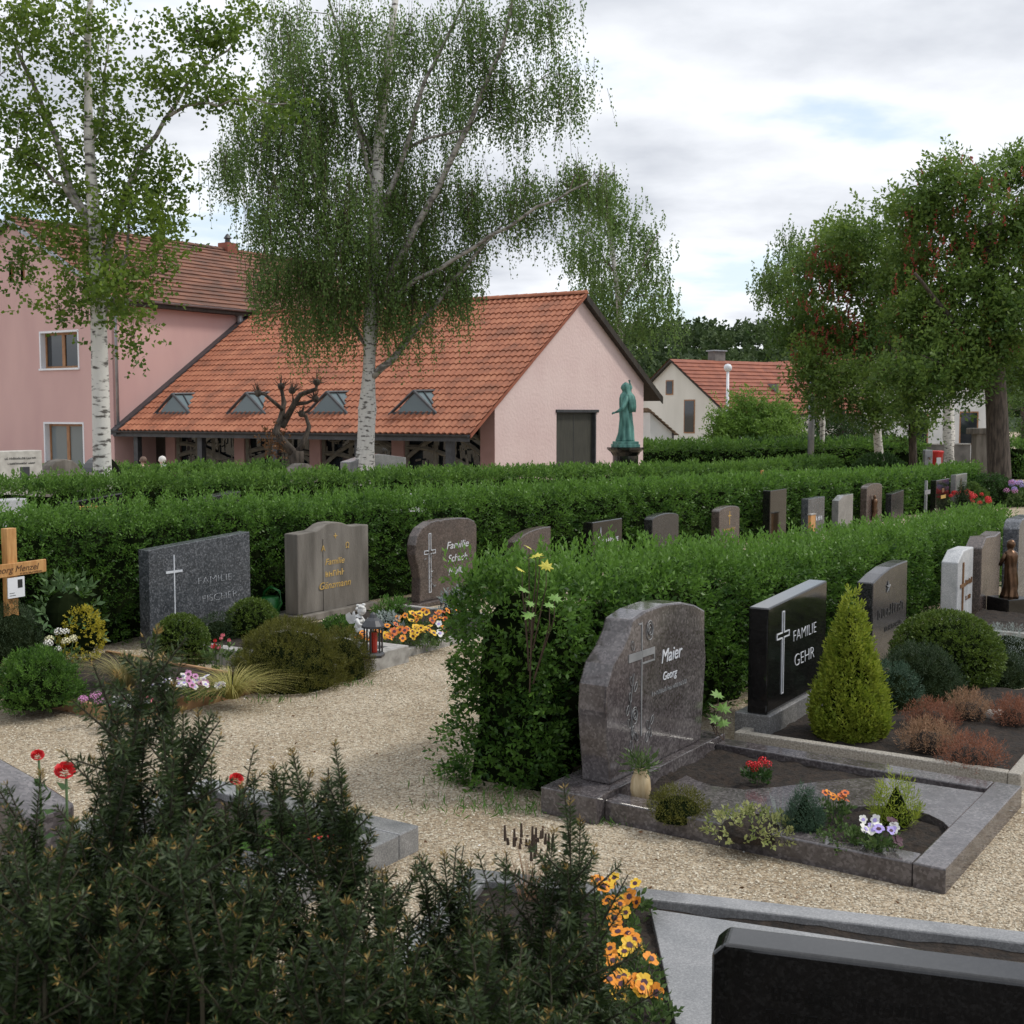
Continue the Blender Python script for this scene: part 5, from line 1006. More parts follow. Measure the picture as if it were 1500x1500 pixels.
# ------------------------------------------------------------------ first row (behind the gravel path)
R1 = (-3.37, 11.40)
def r1(t): return line(R1, t)
s = headstone('headstone', 'blue-grey speckled rectangular headstone with thin white cross', r1(0), ROT, 1.30, 1.0, .14, SLOPE, 'granite_blue', bevel=.004)
cross_part(s, .30, .06, .86, .70, .10, .012, 'white_letters', .006, .022); letters(s, 'FAMILIE', .82, .54, .10, 'white_letters', width=.44, offset=-.004); letters(s, 'FISCHER', .88, .36, .10, 'white_letters', width=.46, offset=-.004)
s = headstone('headstone', 'weathered grey sandstone with stepped shoulders and golden lettering', on_ground(-2.26, 13.08), ROT, 1.18, .96, .22, SHOULDER, 'old_stone', plinth=(.06, .42, .07), bevel=.012)
MB().prism([(.40, .07), (.78, .07), (.78, .86), (.68, .90), (.5, .90), (.40, .86)], .022, .031).build('panel', 'old_stone', s)
s['fy'] = .0215
for b_, z_, sz, wd in (('Familie', .50, .10, .32), ('Gänzmann', .24, .11, .52)): letters(s, b_, .58, z_, sz, 'gold_letters', .3, width=wd)
marks(s, .58, .37, .30, .10, 'gold_letters', 16)
letters(s, 'A', .40, .66, .09, 'gold_letters'); letters(s, 'Ω', .80, .66, .09, 'gold_letters'); letters(s, '+', .60, .77, .12, 'gold_letters')
s = headstone('headstone', 'brown bell-shaped headstone with outlined cross and white script', on_ground(-1.10, 14.30), ROT, 1.26, .95, .16, BELL, 'granite_wine', plinth=(.05, .4, .05), bevel=.014)
outline_cross(s, .28, .10, .80, .58, .11, .04, .008, 'white_letters')
for b_, z_, wd in (('Familie', .58, .46), ('Schach', .42, .40), ('Müller', .26, .40)): letters(s, b_, .84, z_, .125, 'white_letters', .25, width=wd)
lvv = Leaves(); k = 26; pp = np.stack([.28 + rng.normal(0, .035, k), np.full(k, .022), .1 + .05 + rng.random(k) * .5], 1); lvv.add(pp, np.stack([rng.normal(0, 1, k), np.zeros(k), rng.normal(.4, 1, k)], 1), .05, .3, 0); lvv.build('vine_engraving', 'grey_letters', s)
ROW1 = [  # t, width, height, outline, material, label, text
    (6.27, .93, .74, WAVE, 'granite_wine', 'brown headstone with wave top, behind the yellow maple leaves', None),
    (8.40, .95, .76, RECT, 'granite_black', 'black square-topped headstone with outlined star cross', 'W'),
    (10.4, 1.0, .78, ARCH, 'granite_dark', 'very dark arched headstone half sunk behind hedge shoots', None),
    (13.1, .95, .80, ARCH, 'granite_wine', 'brown arched headstone with golden cross and letters', 'G'),
    (15.6, .9, 1.04, RECT, 'granite_black', 'tall narrow black headstone left of the blue-grey one', None),
    (17.8, 1.05, .80, RECT, 'granite_blue', 'blue-grey squarish headstone with pale lettering', 'P'),
    (19.8, 1.05, .80, CHAMF, 'granite_steel', 'smooth grey chamfered headstone without decoration', None),
    (21.9, 1.25, 1.02, ARCH, 'granite_wine', 'reddish-brown arched headstone with dark figure relief', 'F'),
    (24.0, 1.1, .78, SLOPE, 'granite_dark', 'dark slanting headstone right of the reddish arched one', None),
    (28.4, 1.5, .98, RECT, 'granite_black', 'glossy black headstone with gold panel near the chestnut trunk', 'B'),
    (30.7, 1.4, 1.1, RECT, 'granite_steel', 'pale grey headstone with brown cross, close to the chestnut', 'C')]
for t_, w_, h_, pf, mt, lb, tx in ROW1:
    s = headstone('headstone', lb, r1(t_), ROT, w_, h_, .16, pf, mt, bevel=.012, group=None)
    if tx == 'W':
        MB().tube([(.25 + a_, -.004, c_) for a_, c_ in ((-.02, .10), (-.02, .44), (-.075, .47), (-.075, .51), (-.02, .54), (0, .67), (.02, .54), (.075, .51), (.075, .47), (.02, .44), (.02, .10), (-.02, .10))], .006, 4).build('cross', 'white_letters', s); letters(s, 'FAMILIE', .62, .42, .10, 'white_letters', width=.40); marks(s, .62, .28, .40, .10, 'white_letters', 17)
    if tx == 'G': cross_part(s, .47, .45, .70, .62, .07, .018, 'gold_letters', .004); marks(s, .47, .34, .5, .09, 'gold_letters', 18); marks(s, .47, .21, .2, .09, 'gold_letters', 19)
    if tx == 'P': marks(s, .56, .30, .66, .17, 'white_letters', 20)
    if tx == 'F': robed(s, .62, 'bronze', [], veil=False, name='relief'); [setattr(o, 'location', (.45, -.06, .12)) for o in s.children if o.name.startswith('relief')]
    if tx == 'B': MB().box(.55, 1.1, -.006, .002, .42, .52).build('name_plate', 'gold_letters', s); MB().box(.65, .9, -.006, .002, .6, .72).build('portrait_plate', 'bronze_letters', s)
    if tx == 'C': cross_part(s, .6, .2, .95, .68, .14, .09, 'bronze_letters', .01); MB().box(.8, 1.2, -.006, .002, .35, .55).build('name_plate', 'white_letters', s)
# wooden grave marker with name board
WC = on_ground(-4.21, 10.30); wc = thing('wooden_cross', 'new wooden grave cross with name and photo card', 'cross', WC, R(62))
MB().box(-.05, .05, -.035, .035, 0, 1.24).build('post', 'wood', wc, bevel=.004); MB().box(-.33, .33, -.06, -.036, .84, .95).build('crossbeam', 'wood', wc, bevel=.004)
text_mesh('Georg Menzel', .075, 'brown_letters', wc, (-.0, -.0615, .875), shear=.25, width=.48); marks(wc, .17, .848, .24, .022, 'brown_letters', 24, y=-.0605, ex=.001)
cd = MB().box(-.085, .085, -.072, -.063, .66, .83).build('photo_card', 'white_paint', wc); MB().box(.015, .062, -.0745, -.0725, .74, .81).build('portrait', 'dark_letters', cd); MB().box(-.07, -.02, -.0745, -.0725, .70, .705).build('print_line', 'grey_letters', cd); MB().box(-.07, -.01, -.0745, -.0725, .68, .685).build('print_line', 'grey_letters', cd)
WG = on_ground(-2.73 - .819 * 2.0, 8.60 + .574 * 2.0)
kerb_grave('grave', 'flower-filled fresh grave framed with brown wooden boards', WG, R(55), 1.36, 2.0, .035, .10, 'wood_kerb', soil_z=.08, bevel=.003)
FG = 'plants on the wood-framed grave'; wz = .08
def wb(px, py): return G(px, py, wz)
shrub('round_shrub', 'rounded fresh green shrub at the front left of the wooden frame', 'shrub', wb(55, 1030), .28, .36, 'leaf_hedge', .026, 1500, 'dome', w=.4, k=7, sl=2.4, group=FG, rough=.3)
shrub('yellow_shrub', 'yellow-leaved shrub in front of the wooden cross', 'shrub', wb(120, 965), .17, .44, 'leaf_yellow', .026, 420, 'ball', w=.6, k=5, group=FG, rough=.15)
shrub('laurel', 'broad-leaved laurel beside the wooden cross', 'shrub', wb(98, 962), .24, .66, 'leaf_laurel', .085, 60, 'ball', w=.4, k=6, sl=1.2, group=FG, rough=.2)
shrub('juniper', 'dark upright juniper at the left edge', 'shrub', wb(20, 975), .26, .50, 'juniper_dark', .03, 800, 'dome', w=.16, k=8, sl=2, group=FG, up=.9, rough=.15)
tuft('sedge', 'tall arching tan-green sedge behind the white flowers', 'grass', wb(185, 1005), 330, .52, 'grass_tan', .007, .75, .7, .06, FG)
tuft('sedge', 'yellow ornamental grass spilling over the wooden board', 'grass', wb(340, 1022), 420, .42, 'grass_yellow', .007, .85, .8, .06, FG)
tuft('sedge', 'tan grass at the far left of the wooden frame', 'grass', wb(20, 1020), 200, .40, 'grass_tan', .006, .7, .7, .05, FG)
bedding('pansy', 'white pansies under the yellow grass', 'flowers', wb(292, 1026), .20, ['petal_white', 'petal_white', 'petal_mauve'], 24, 'pansy', .030, .15, group=FG, nl=60)
bedding('pansy', 'pink and white pansies at the front board', 'flowers', wb(190, 1052), .17, ['petal_mauve', 'petal_white', 'petal_pink', 'petal_white'], 18, 'pansy', .030, .12, group=FG, nl=50)
bedding('primrose', 'mauve blossoms beside the rounded green shrub', 'flowers', wb(131, 1050), .08, ['petal_mauve'], 5, 'ball', .03, .14, group=FG, nl=16)
bedding('pansy', 'white pansies in the middle of the wood-framed grave', 'flowers', wb(240, 1030), .16, ['petal_white'], 14, 'pansy', .028, .16, group=FG, nl=40)
bedding('rose_bush', 'cream-coloured blossoms below the yellow shrub', 'flowers', wb(90, 985), .16, ['petal_cream', 'petal_white'], 8, 'ball', .038, .30, group=FG, nl=40)
bedding('tulips', 'pink-red tulips near the clipped ball bushes', 'flowers', G(322, 985), .14, ['petal_pink', 'petal_red'], 9, 'tulip', .026, .30, nl=30, ll=.06)
shrub('box_ball', 'clipped box ball before the speckled stone, left one', 'shrub', G(266, 972), .23, .43, 'box_leaf', .022, 1500, 'ball', w=.6, k=5, sl=1.4, rough=.03)
shrub('box_ball', 'clipped box ball right of the speckled stone', 'shrub', G(370, 945), .24, .44, 'box_leaf', .022, 1500, 'ball', w=.6, k=5, sl=1.4, rough=.03)
shrub('juniper', 'broad olive-green juniper mound on the gravel edge', 'shrub', G(425, 1003), .44, .50, 'juniper_olive', .03, 3400, 'dome', w=.16, k=8, sl=2.2, up=.5, rough=.16)
shrub('juniper', 'lower olive juniper mound against the pale kerb', 'shrub', G(500, 992), .24, .38, 'juniper_olive', .03, 900, 'dome', w=.16, k=8, sl=2.2, up=.5, rough=.16)
shrub('dark_shrub', 'dark shrub between the two box balls', 'shrub', G(320, 950), .2, .3, 'juniper_dark', .03, 400, 'dome', w=.2, k=7, sl=2)
FK = on_ground(-.91 - .839 * 1.9 - .545 * 1.0, 10.82 + .545 * 1.9 - .839 * 1.0)
kerb_grave('grave', 'planted grave with pale stone kerb behind the olive juniper', FK, ROT, 1.0, 1.9, .13, .15, 'kerb_stone', soil_z=.10)
GK = FK + Vector((B.x * 1.06, B.y * 1.06, 0)); GK.z = gz(GK.y)
kerb_grave('grave', 'grave of orange pansies before the weathered sandstone', GK, ROT, 2.2, 1.75, .08, .07, 'kerb_stone', soil_z=.05, sides='flr')
def lantern(label, base, s, gl='red_glass'):
    t = thing('grave_lantern', label, 'lantern', base, R(20)); MB().lathe([(.085 * s, 0), (.09 * s, .02 * s), (.075 * s, .035 * s)], 6).build('base', 'dark_metal', t)
    MB().lathe([(.03 * s, .036 * s), (.032 * s, .19 * s)], 10).build('candle', gl, t)
    for k in range(6): a = R(60 * k); MB().tube([(.068 * s * math.cos(a), .068 * s * math.sin(a), .03 * s), (.068 * s * math.cos(a), .068 * s * math.sin(a), .225 * s)], .007 * s, 5).build('bar', 'dark_metal', t)
    r = MB().lathe([(.09 * s, .225 * s), (.088 * s, .24 * s), (.06 * s, .28 * s), (.03 * s, .30 * s), (.022 * s, .325 * s), (.006 * s, .34 * s)], 12).build('roof', 'dark_metal', t); return t
lantern('black candle lantern with red candle on the kerb corner', G(547, 962, .15), 1.12)
lantern('small dark lantern in front of the bell-shaped stone', on_ground(-.72, 13.4), .9)
def cherub():
    t = thing('angel_figurine', 'white seated cherub figurine before the weathered sandstone', 'figurine', G(526, 945, .07), R(-20))
    MB().lathe([(.10, 0), (.105, .05), (.085, .10), (.06, .12)], 12).build('rock', 'old_stone', t, True); m = MB()
    m.tube([(0, 0, .12), (.005, 0, .17), (-.005, 0, .23), (0, 0, .265), (.012, 0, .285)], [.05, .052, .045, .035, .02], 12); m.ball((.03, 0, .325), (.042, .040, .046), 12, 9); m.ball((.068, 0, .315), (.008, .008, .01), 6, 4)
    for sg in (-1, 1):
        m.tube([(.0, sg * .03, .135), (.07, sg * .035, .16), (.10, sg * .03, .10), (.105, sg * .03, .04), (.135, sg * .03, .03)], [.03, .028, .022, .015, .012], 8)
        m.tube([(0, sg * .045, .25), (.035, sg * .06, .20), (.085, sg * .035, .19), (.10, sg * .012, .235)], [.018, .016, .013, .011], 8)
        for j in range(4): m.tube([(.10, sg * .012, .235), (.104 - j * .003, sg * (.006 + j * .003), .255 + j * .002)], [.005, .003], 4)
    m.build('figure', 'statue_white', t, True); c = MB()
    for i in range(16): a = i * 2.4; z = .33 + .035 * (i % 4) / 3; c.ball((.02 + .036 * math.cos(a), .036 * math.sin(a), z + .008), .014, 6, 4)
    c.build('hair', 'statue_white', t, True)
    for sg in (-1, 1): MB().add([(-.035, sg * .015, .25), (-.07, sg * .05, .31), (-.10, sg * .07, .29), (-.10, sg * .06, .24), (-.08, sg * .035, .20), (-.045, sg * .015, .20), (-.045, sg * .02, .25), (-.075, sg * .045, .30)], [(0, 1, 2, 3, 4, 5), (0, 5, 6), (6, 7, 1, 0)]).build('wing', 'statue_white', t)
cherub()
PG = 'orange pansies before the weathered sandstone'
for px, py, rr, n_, mm, lb in ((580, 950, .20, 20, ['petal_orange', 'petal_rust', 'petal_yellow'], 'orange pansies right behind the black lantern'), (605, 925, .20, 20, ['petal_yellow', 'petal_orange'], 'orange and yellow pansies in the middle of the bed'),
                              (622, 950, .13, 14, ['petal_yellow'], 'yellow pansies nearest the front kerb'), (652, 925, .17, 12, ['petal_orange', 'petal_rust'], 'orange pansies beside the near hedge end'), (535, 955, .08, 6, ['petal_orange'], 'few orange pansies left of the black lantern'), (640, 945, .10, 6, ['petal_white', 'petal_orange'], 'white and orange pansies at the hedge side')):
    bedding('pansy', lb, 'flowers', G(px, py, .05), rr, mm, n_, 'pansy', .036, .17, group=PG, nl=50)
shrub('green_perennial', 'bright green leafy perennial beside the sandstone', 'plant', G(575, 925), .22, .30, 'leaf_grass', .05, 160, 'dome', w=.25, k=6, up=.8)
shrub('low_shrub', 'low green shrub below the sandstone, left of the cherub', 'plant', G(495, 940), .20, .22, 'leaf_hedge', .028, 420, 'dome', w=.45, k=5)
shrub('silver_plant', 'silver-leaved plant between the orange pansies', 'plant', G(567, 935), .13, .20, 'leaf_silver', .045, 90, 'dome', w=.4, k=5)
shrub('silver_plant', 'tall silver-leaved plant in front of the bell-shaped stone', 'plant', G(665, 925), .16, .42, 'leaf_silver', .045, 120, 'dome', w=.35, k=5)
wcn = thing('watering_can', 'dark green plastic watering can beside the weathered sandstone', 'watering can', on_ground(-2.62, 13.25), R(150))
MB().lathe([(.10, 0), (.115, .02), (.11, .24), (.095, .26)], 14).build('tank', 'green_plastic', wcn, True); MB().tube([(.09, 0, .05), (.2, 0, .16), (.29, 0, .30)], [.025, .02, .016], 8).build('spout', 'green_plastic', wcn, True)
MB().tube([(-.10, 0, .10), (-.17, 0, .2), (-.14, 0, .33), (-.02, 0, .37), (.07, 0, .31), (.085, 0, .25)], .013, 7).build('handle', 'green_plastic', wcn, True)
# ------------------------------------------------------------------ rows behind the hedges
def r0(t): return line((-7.93, 14.37), t)
def rm(t): return line((-12.55, 17.37), t)
for f_, t_, w_, h_, pf, mt, lb in ((r0, 2.0, .62, 1.18, RECT, 'granite_light', 'pale stone peeping over the hedge at the left edge'), (r0, 3.25, .95, 1.20, SLOPE, 'granite_black', 'black headstone with golden writing behind the hedge'), (r0, 5.55, 1.0, 1.16, SLOPE, 'granite_dark', 'dark stone edge just showing above the middle of the hedge'),
                                  (r0, 10.7, .95, 1.0, ARCH, 'granite_light', 'rounded pale stone tip between the two hedges'), (r0, 24.3, 1.2, 1.05, ARCH, 'granite_wine', 'brown arched stone below the block-trimmed hedge'), (r0, 26.9, .7, 1.12, ROUND, 'granite_dark', 'small round-topped dark stone below the block-trimmed hedge'),
                                  (rm, 6.0, .90, 1.82, RECT, 'pale_stone', 'white block-shaped gravestone with square niche in front of the pink house'), (rm, 7.95, .8, 1.70, ROUND, 'granite_black', 'black disc-shaped stone behind the white birch trunk'), (rm, 13.6, .95, 1.52, ROUND, 'old_stone', 'weathered round-topped stone below the pollarded tree'), (rm, 15.7, 2.25, 1.72, [(0, 0), (1, 0), (1, .93), (.62, .985), (.5, 1.0), (.38, .99), (0, .90)], 'granite_steel', 'wide smooth grey gabled stone before the chapel porch')):
    s = headstone('headstone', lb, f_(t_), ROT, w_, h_, .32 if f_ is rm else .24, pf, mt, bevel=.014)
    if 'golden writing' in lb: letters(s, 'Familie', .30, 1.0, .12, 'gold_letters', .2, width=.4); marks(s, .70, 1.0, .26, .11, 'gold_letters', 21)
    if 'niche' in lb: MB().box(.42, .62, -.006, .002, 1.32, 1.52).build('niche', 'dark_metal', s); marks(s, .45, 1.66, .68, .065, 'dark_letters', 22); marks(s, .45, 1.57, .56, .05, 'dark_letters', 23)
s = headstone('headstone', 'old curved baroque-shaped sandstone beside the white block stone', rm(6.9), ROT, 1.0, 1.66, .3, [(0, 0), (1, 0), (1, .84), (.93, .85), (.86, .88), (.8, .93), (.68, .98), (.5, 1.0), (.32, .98), (.2, .93), (.14, .88), (.07, .85), (0, .84)], 'old_stone', bevel=.02)
MB().box(-.12, 1.12, -.06, .36, 1.30, 1.38).build('cornice', 'old_stone', s, bevel=.02)
s = thing('wooden_cross', 'small wooden cross before the block-trimmed hedge', 'cross', r0(28.9), ROT); MB().box(-.05, .05, -.03, .03, 0, 1.2).build('post', 'wood', s); MB().box(-.3, .3, -.05, -.031, .82, .93).build('crossbeam', 'wood', s)
s = thing('grave_cross', 'grey metal grave cross left of the glossy black gold-panel stone', 'cross', r1(27.3), ROT); MB().box(-.05, .05, -.03, .03, 0, 1.0).build('post', 'zinc', s); MB().box(-.28, .28, -.05, -.031, .62, .74).build('crossbeam', 'zinc', s)
s = thing('wooden_marker', 'short wooden grave marker below the blue-grey stone', 'marker', r1(16.9) + A * .4, ROT); MB().box(-.14, .14, -.03, .03, 0, .52).build('board', 'wood', s, bevel=.004); MB().box(-.16, .16, -.04, .04, .521, .545).build('cap', 'kerb_stone', s)

# maple seedlings growing in the near hedge
def maple_leaf_mesh():
    a = [(0, -.35), (.12, -.1), (.55, -.32), (.45, -.02), (.95, .12), (.52, .3), (.62, .72), (.24, .52), (0, 1.05)]
    pts = a + [(-x, y) for x, y in reversed(a[1:-1])]; m = MB(); m.add([(0, .15, .06)] + [(x, y, -.10 * abs(x)) for x, y in pts], [(0, i + 1, (i + 1) % len(pts) + 1) for i in range(len(pts))]); return m.mesh('leaf')
ML = {}
def maple(label, pts, mat, base, size):
    t = thing('maple_seedling', label, 'plant', base); me = ML.setdefault(mat, maple_leaf_mesh()); me.materials.clear(); me.materials.append(MATS[mat]); st = MB(); q = random.Random(2)
    for x, y, Y, tilt, yaw, sc_ in pts:
        p = at(x, y, Y) - t.location; o = bpy.data.objects.new('leaf', me); COL.objects.link(o); o.parent = t; o.location = p; o.rotation_euler = (R(tilt), R(q.uniform(-15, 15)), R(yaw)); o.scale = (size * sc_,) * 3; st.tube([(p.x * .2, p.y * .2, max(.2, p.z - .5)), p - Vector((0, 0, .1)), p], [.005, .003, .002], 5)
    st.build('stem', 'twig', t)
noise_mat('maple_yellow', (0.42, 0.40, 0.04), (0.56, 0.50, 0.06), 20, 0.5); noise_mat('maple_green', (0.10, 0.21, 0.03), (0.15, 0.28, 0.05), 20, 0.5)
mb0 = on_ground(.10, 6.95)
maple('yellow-leaved maple seedling rising out of the near hedge', [(800, 832, 6.60, 65, 10, 1.1), (765, 836, 6.62, 28, 60, 1.0), (785, 815, 6.68, 20, -20, 1.1), (775, 802, 6.75, 25, 120, .9), (790, 818, 6.7, 15, 200, 1.0)], 'maple_yellow', mb0, .045)
maple('green maple leaves in the side of the near hedge', [(770, 866, 6.52, 30, 50, 1.1), (812, 878, 6.50, 35, -20, 1.0), (780, 885, 6.48, 25, 80, .9), (778, 902, 6.45, 18, 60, 1.2), (805, 888, 6.46, 30, 10, .8)], 'maple_green', mb0, .05)
maple('green maple shoot right of the brown rose-cross stone', [(1052, 1020, 7.75, 40, 20, 1.1), (1058, 1040, 7.72, 45, -30, 1.2), (1050, 1055, 7.72, 35, 40, 1.1), (1060, 1062, 7.7, 50, 0, 1.0), (1046, 1035, 7.76, 30, 70, .9)], 'maple_green', on_ground(1.28, 7.85), .055)

# ------------------------------------------------------------------ far small things
lp = ground_at(1187, 53.5); t = thing('lamp_pole', 'plain grey metal pole beside the slender birch', 'pole', lp); MB().tube([(0, 0, 0), (0, 0, 5.3)], [.15, .12], 12).build('pole', 'zinc', t, True); MB().tube([(0, 0, 5.3), (0, 0, 5.45), (.15, 0, 5.55), (.5, 0, 5.58)], [.12, .11, .1, .09], 8).build('lamp_arm', 'zinc', t, True)
sp_ = ground_at(1064, 72); t = thing('street_lamp', 'white street lamp in front of the red roof', 'lamp', sp_); zt2 = at(1064, 536, 72).z - sp_.z
MB().tube([(0, 0, 0), (0, 0, zt2 - .3)], [.11, .08], 8).build('pole', 'white_paint', t, True); MB().lathe([(.12, zt2 - .32), (.22, zt2 - .2), (.24, zt2 - .05), (.16, zt2 + .08), (.03, zt2 + .12)], 12).build('lamp_head', 'white_paint', t, True)
bn = ground_at(1371, 56); t = thing('waste_bin', 'red waste bin with white sign by the scarred birch', 'bin', bn); zb = at(1371, 686, 56).z - bn.z
MB().tube([(0, 0, 0), (0, 0, zb + .3)], .05, 8).build('post', 'zinc', t); MB().lathe([(.24, zb), (.30, zb + .7), (.32, zb + .72), (.32, zb + .78), (.26, zb + .8)], 14).build('bin', 'red_plastic', t, True); MB().box(-.10, .10, -.33, -.29, zb + .15, zb + .5).build('sign', 'white_paint', t)
tp_ = ground_at(1358, 55); t = thing('water_tap_post', 'grey standpipe left of the red bin', 'post', tp_); MB().box(-.17, .17, -.15, .15, 0, 1.35).build('post', 'zinc', t, bevel=.02); MB().tube([(0, -.15, 1.0), (0, -.3, 1.0), (0, -.33, .92)], .03, 6).build('tap', 'bronze', t)
shrub('box_ball', 'rounded bush below the flaking birch trunk', 'shrub', ground_at(1287, 47), 1.2, 1.35, 'leaf_hedge_dark', .11, 1200, 'dome', w=.5, k=5)
FB = 'flower bed at the foot of the large chestnut'
for px, Y, rr, hh, mt, lb in ((1450, 40, 1.0, .9, 'leaf_hedge_dark', 'dark leafy shrub at the foot of the chestnut'), (1418, 38.5, .6, .7, 'leaf_tree', 'light green shrub left of the chestnut foot'), (1492, 40, .9, .6, 'leaf_tree', 'light shrub right of the chestnut foot')):
    shrub('shrub', lb, 'shrub', ground_at(px, Y), rr, hh, mt, .09, 700, 'dome', w=.4, k=6, group=FB, rough=.2)
for px, Y, lb in ((1400, 36.5, 'red flowers left of the dark pointed conifer'), (1421, 36.5, 'red flowers right of the dark pointed conifer'), (1438, 34, 'bright red flowers nearest the camera in the far bed')):
    bedding('flowering_plant', lb, 'flowers', ground_at(px, Y), .35, ['petal_red'], 14, 'ball', .075, .55, group=FB, nl=40, ll=.1)
bedding('flowering_plant', 'violet flowers right of the chestnut trunk', 'flowers', ground_at(1484, 39), .3, ['petal_violet', 'petal_mauve'], 9, 'ball', .09, .75, group=FB, nl=40, ll=.1)
shrub('small_conifer', 'dark pointed dwarf conifer between the red flowers', 'shrub', ground_at(1411, 34), .22, 1.0, 'juniper_dark', .07, 500, 'cone', w=.2, k=6, up=.9)
bn_ = thing('gatepost', 'pale stone gatepost left of the chestnut trunk', 'post', ground_at(1437, 52)); MB().box(-.35, .35, -.3, .3, 0, 2.1).build('shaft', 'old_stone', bn_, bevel=.02); MB().box(-.55, .45, -.4, .4, 2.1, 2.35).build('cap', 'old_stone', bn_, bevel=.03)

# two visitors walking by the chapel
def person(label, base, rot, h, coat, hair, stoop=0.0):
    t = thing('person', label, 'person', base, rot); s = h / 1.7
    J = {'pel': (0, 0, .95), 'sp': (-.02 - stoop * .3, 0, 1.15), 'ch': (-.03 - stoop * .7, 0, 1.33), 'nk': (-.03 - stoop, 0, 1.45), 'hd': (-.05 - stoop * 1.2, 0, 1.56), 'tp': (-.05 - stoop * 1.25, 0, 1.66)}
    E_ = [('pel', 'sp'), ('sp', 'ch'), ('ch', 'nk'), ('nk', 'hd'), ('hd', 'tp')]; Rr = dict(pel=.15, sp=.14, ch=.15, nk=.055, hd=.09, tp=.06)
    for sg, n_ in ((1, 'l'), (-1, 'r')):
        st_ = .16 * sg
        for k_, c_, r_ in (('sh', (-.03 - stoop * .8, sg * .18, 1.38), .07), ('el', (.0 - stoop * .4, sg * .24, 1.12), .05), ('wr', (-.10, sg * .24, .90), .035), ('ha', (-.13, sg * .24, .82), .035), ('hp', (0, sg * .09, .90), .10), ('kn', (-.03 - st_ * .6, sg * .10, .50), .065), ('an', (.02 - st_ * 1.3, sg * .10, .09), .045), ('to', (-.13 - st_ * 1.3, sg * .10, .03), .04)): J[k_ + n_] = c_; Rr[k_ + n_] = r_
        E_ += [('ch', 'sh' + n_), ('sh' + n_, 'el' + n_), ('el' + n_, 'wr' + n_), ('wr' + n_, 'ha' + n_), ('pel', 'hp' + n_), ('hp' + n_, 'kn' + n_), ('kn' + n_, 'an' + n_), ('an' + n_, 'to' + n_)]
    K = list(J); me = bpy.data.meshes.new('body'); me.from_pydata([tuple(v_ * s for v_ in J[k]) for k in K], [(K.index(a), K.index(b)) for a, b in E_], []); o = link('body', me, t); me.materials.append(MATS['skin'])
    sk = o.modifiers.new('skin', 'SKIN'); sv = me.skin_vertices[0].data
    for i, k in enumerate(K): sv[i].radius = (Rr[k] * s, Rr[k] * s); sv[i].use_root = (k == 'pel')
    o.modifiers.new('sub', 'SUBSURF').render_levels = 2
    def loft(name, rings, mat):
        n = 18; V = [((cx + rx * math.cos(2 * math.pi * k / n)) * s, (ry * math.sin(2 * math.pi * k / n)) * s, z * s) for z, cx, rx, ry in rings for k in range(n)]
        MB().add(V, [(i * n + k, i * n + (k + 1) % n, (i + 1) * n + (k + 1) % n, (i + 1) * n + k) for i in range(len(rings) - 1) for k in range(n)]).build(name, mat, t, True)
    loft('jacket', [(.72, 0, .20, .24), (.95, -.01, .185, .225), (1.15, -.02 - stoop * .3, .175, .215), (1.33, -.03 - stoop * .7, .165, .225), (1.42, -.03 - stoop, .11, .16), (1.47, -.035 - stoop, .075, .08)], coat)
    for sg, n_ in ((1, 'l'), (-1, 'r')):
        MB().tube([Vector(J[k + n_]) * s for k in ('sh', 'el', 'wr')], [.09 * s, .07 * s, .055 * s], 10).build('sleeve', coat, t, True); MB().tube([Vector(J[k + n_]) * s for k in ('hp', 'kn', 'an')], [.12 * s, .09 * s, .075 * s], 10).build('trouser_leg', 'cloth_dark', t, True)
    hx = J['hd'][0]; MB().ball(((hx + .025) * s, 0, 1.60 * s), (.118 * s, .112 * s, .115 * s), 14, 10).build('hair', hair, t, True); MB().ball(((hx - .105) * s, 0, 1.565 * s), (.018 * s, .014 * s, .022 * s), 8, 6).build('nose', 'skin', t, True)
p_ = ground_at(241, 37.3); person('white-haired person in a pale jacket walking past the chapel porch', p_, R(-15), 1.66, 'cloth_pale', 'hair_white', .03)
p_ = ground_at(214, 38.6); person('brown-haired person in a brown jacket walking by the dark doorway', p_, R(-15), 1.62, 'cloth_brown', 'hair_brown', .05)

pb_ = MB(); nb_ = 24
pb_.add([(-5 + 10 * i / nb_, y, .004 + (.012 + .01 * math.sin(i * 1.7 + y * 3)) * (0 < i < nb_)) for y in (-6, -3, -1, 0, .6, 1.2, 1.8, 2.3, 2.62) for i in range(nb_ + 1)], [(r_ * (nb_ + 1) + i, r_ * (nb_ + 1) + i + 1, (r_ + 1) * (nb_ + 1) + i + 1, (r_ + 1) * (nb_ + 1) + i) for r_ in range(8) for i in range(nb_)])
structure(pb_.build('unseen_soil_sheet', 'soil', None, True))  # unseen dark soil, added so the black stone's face reflects something dark
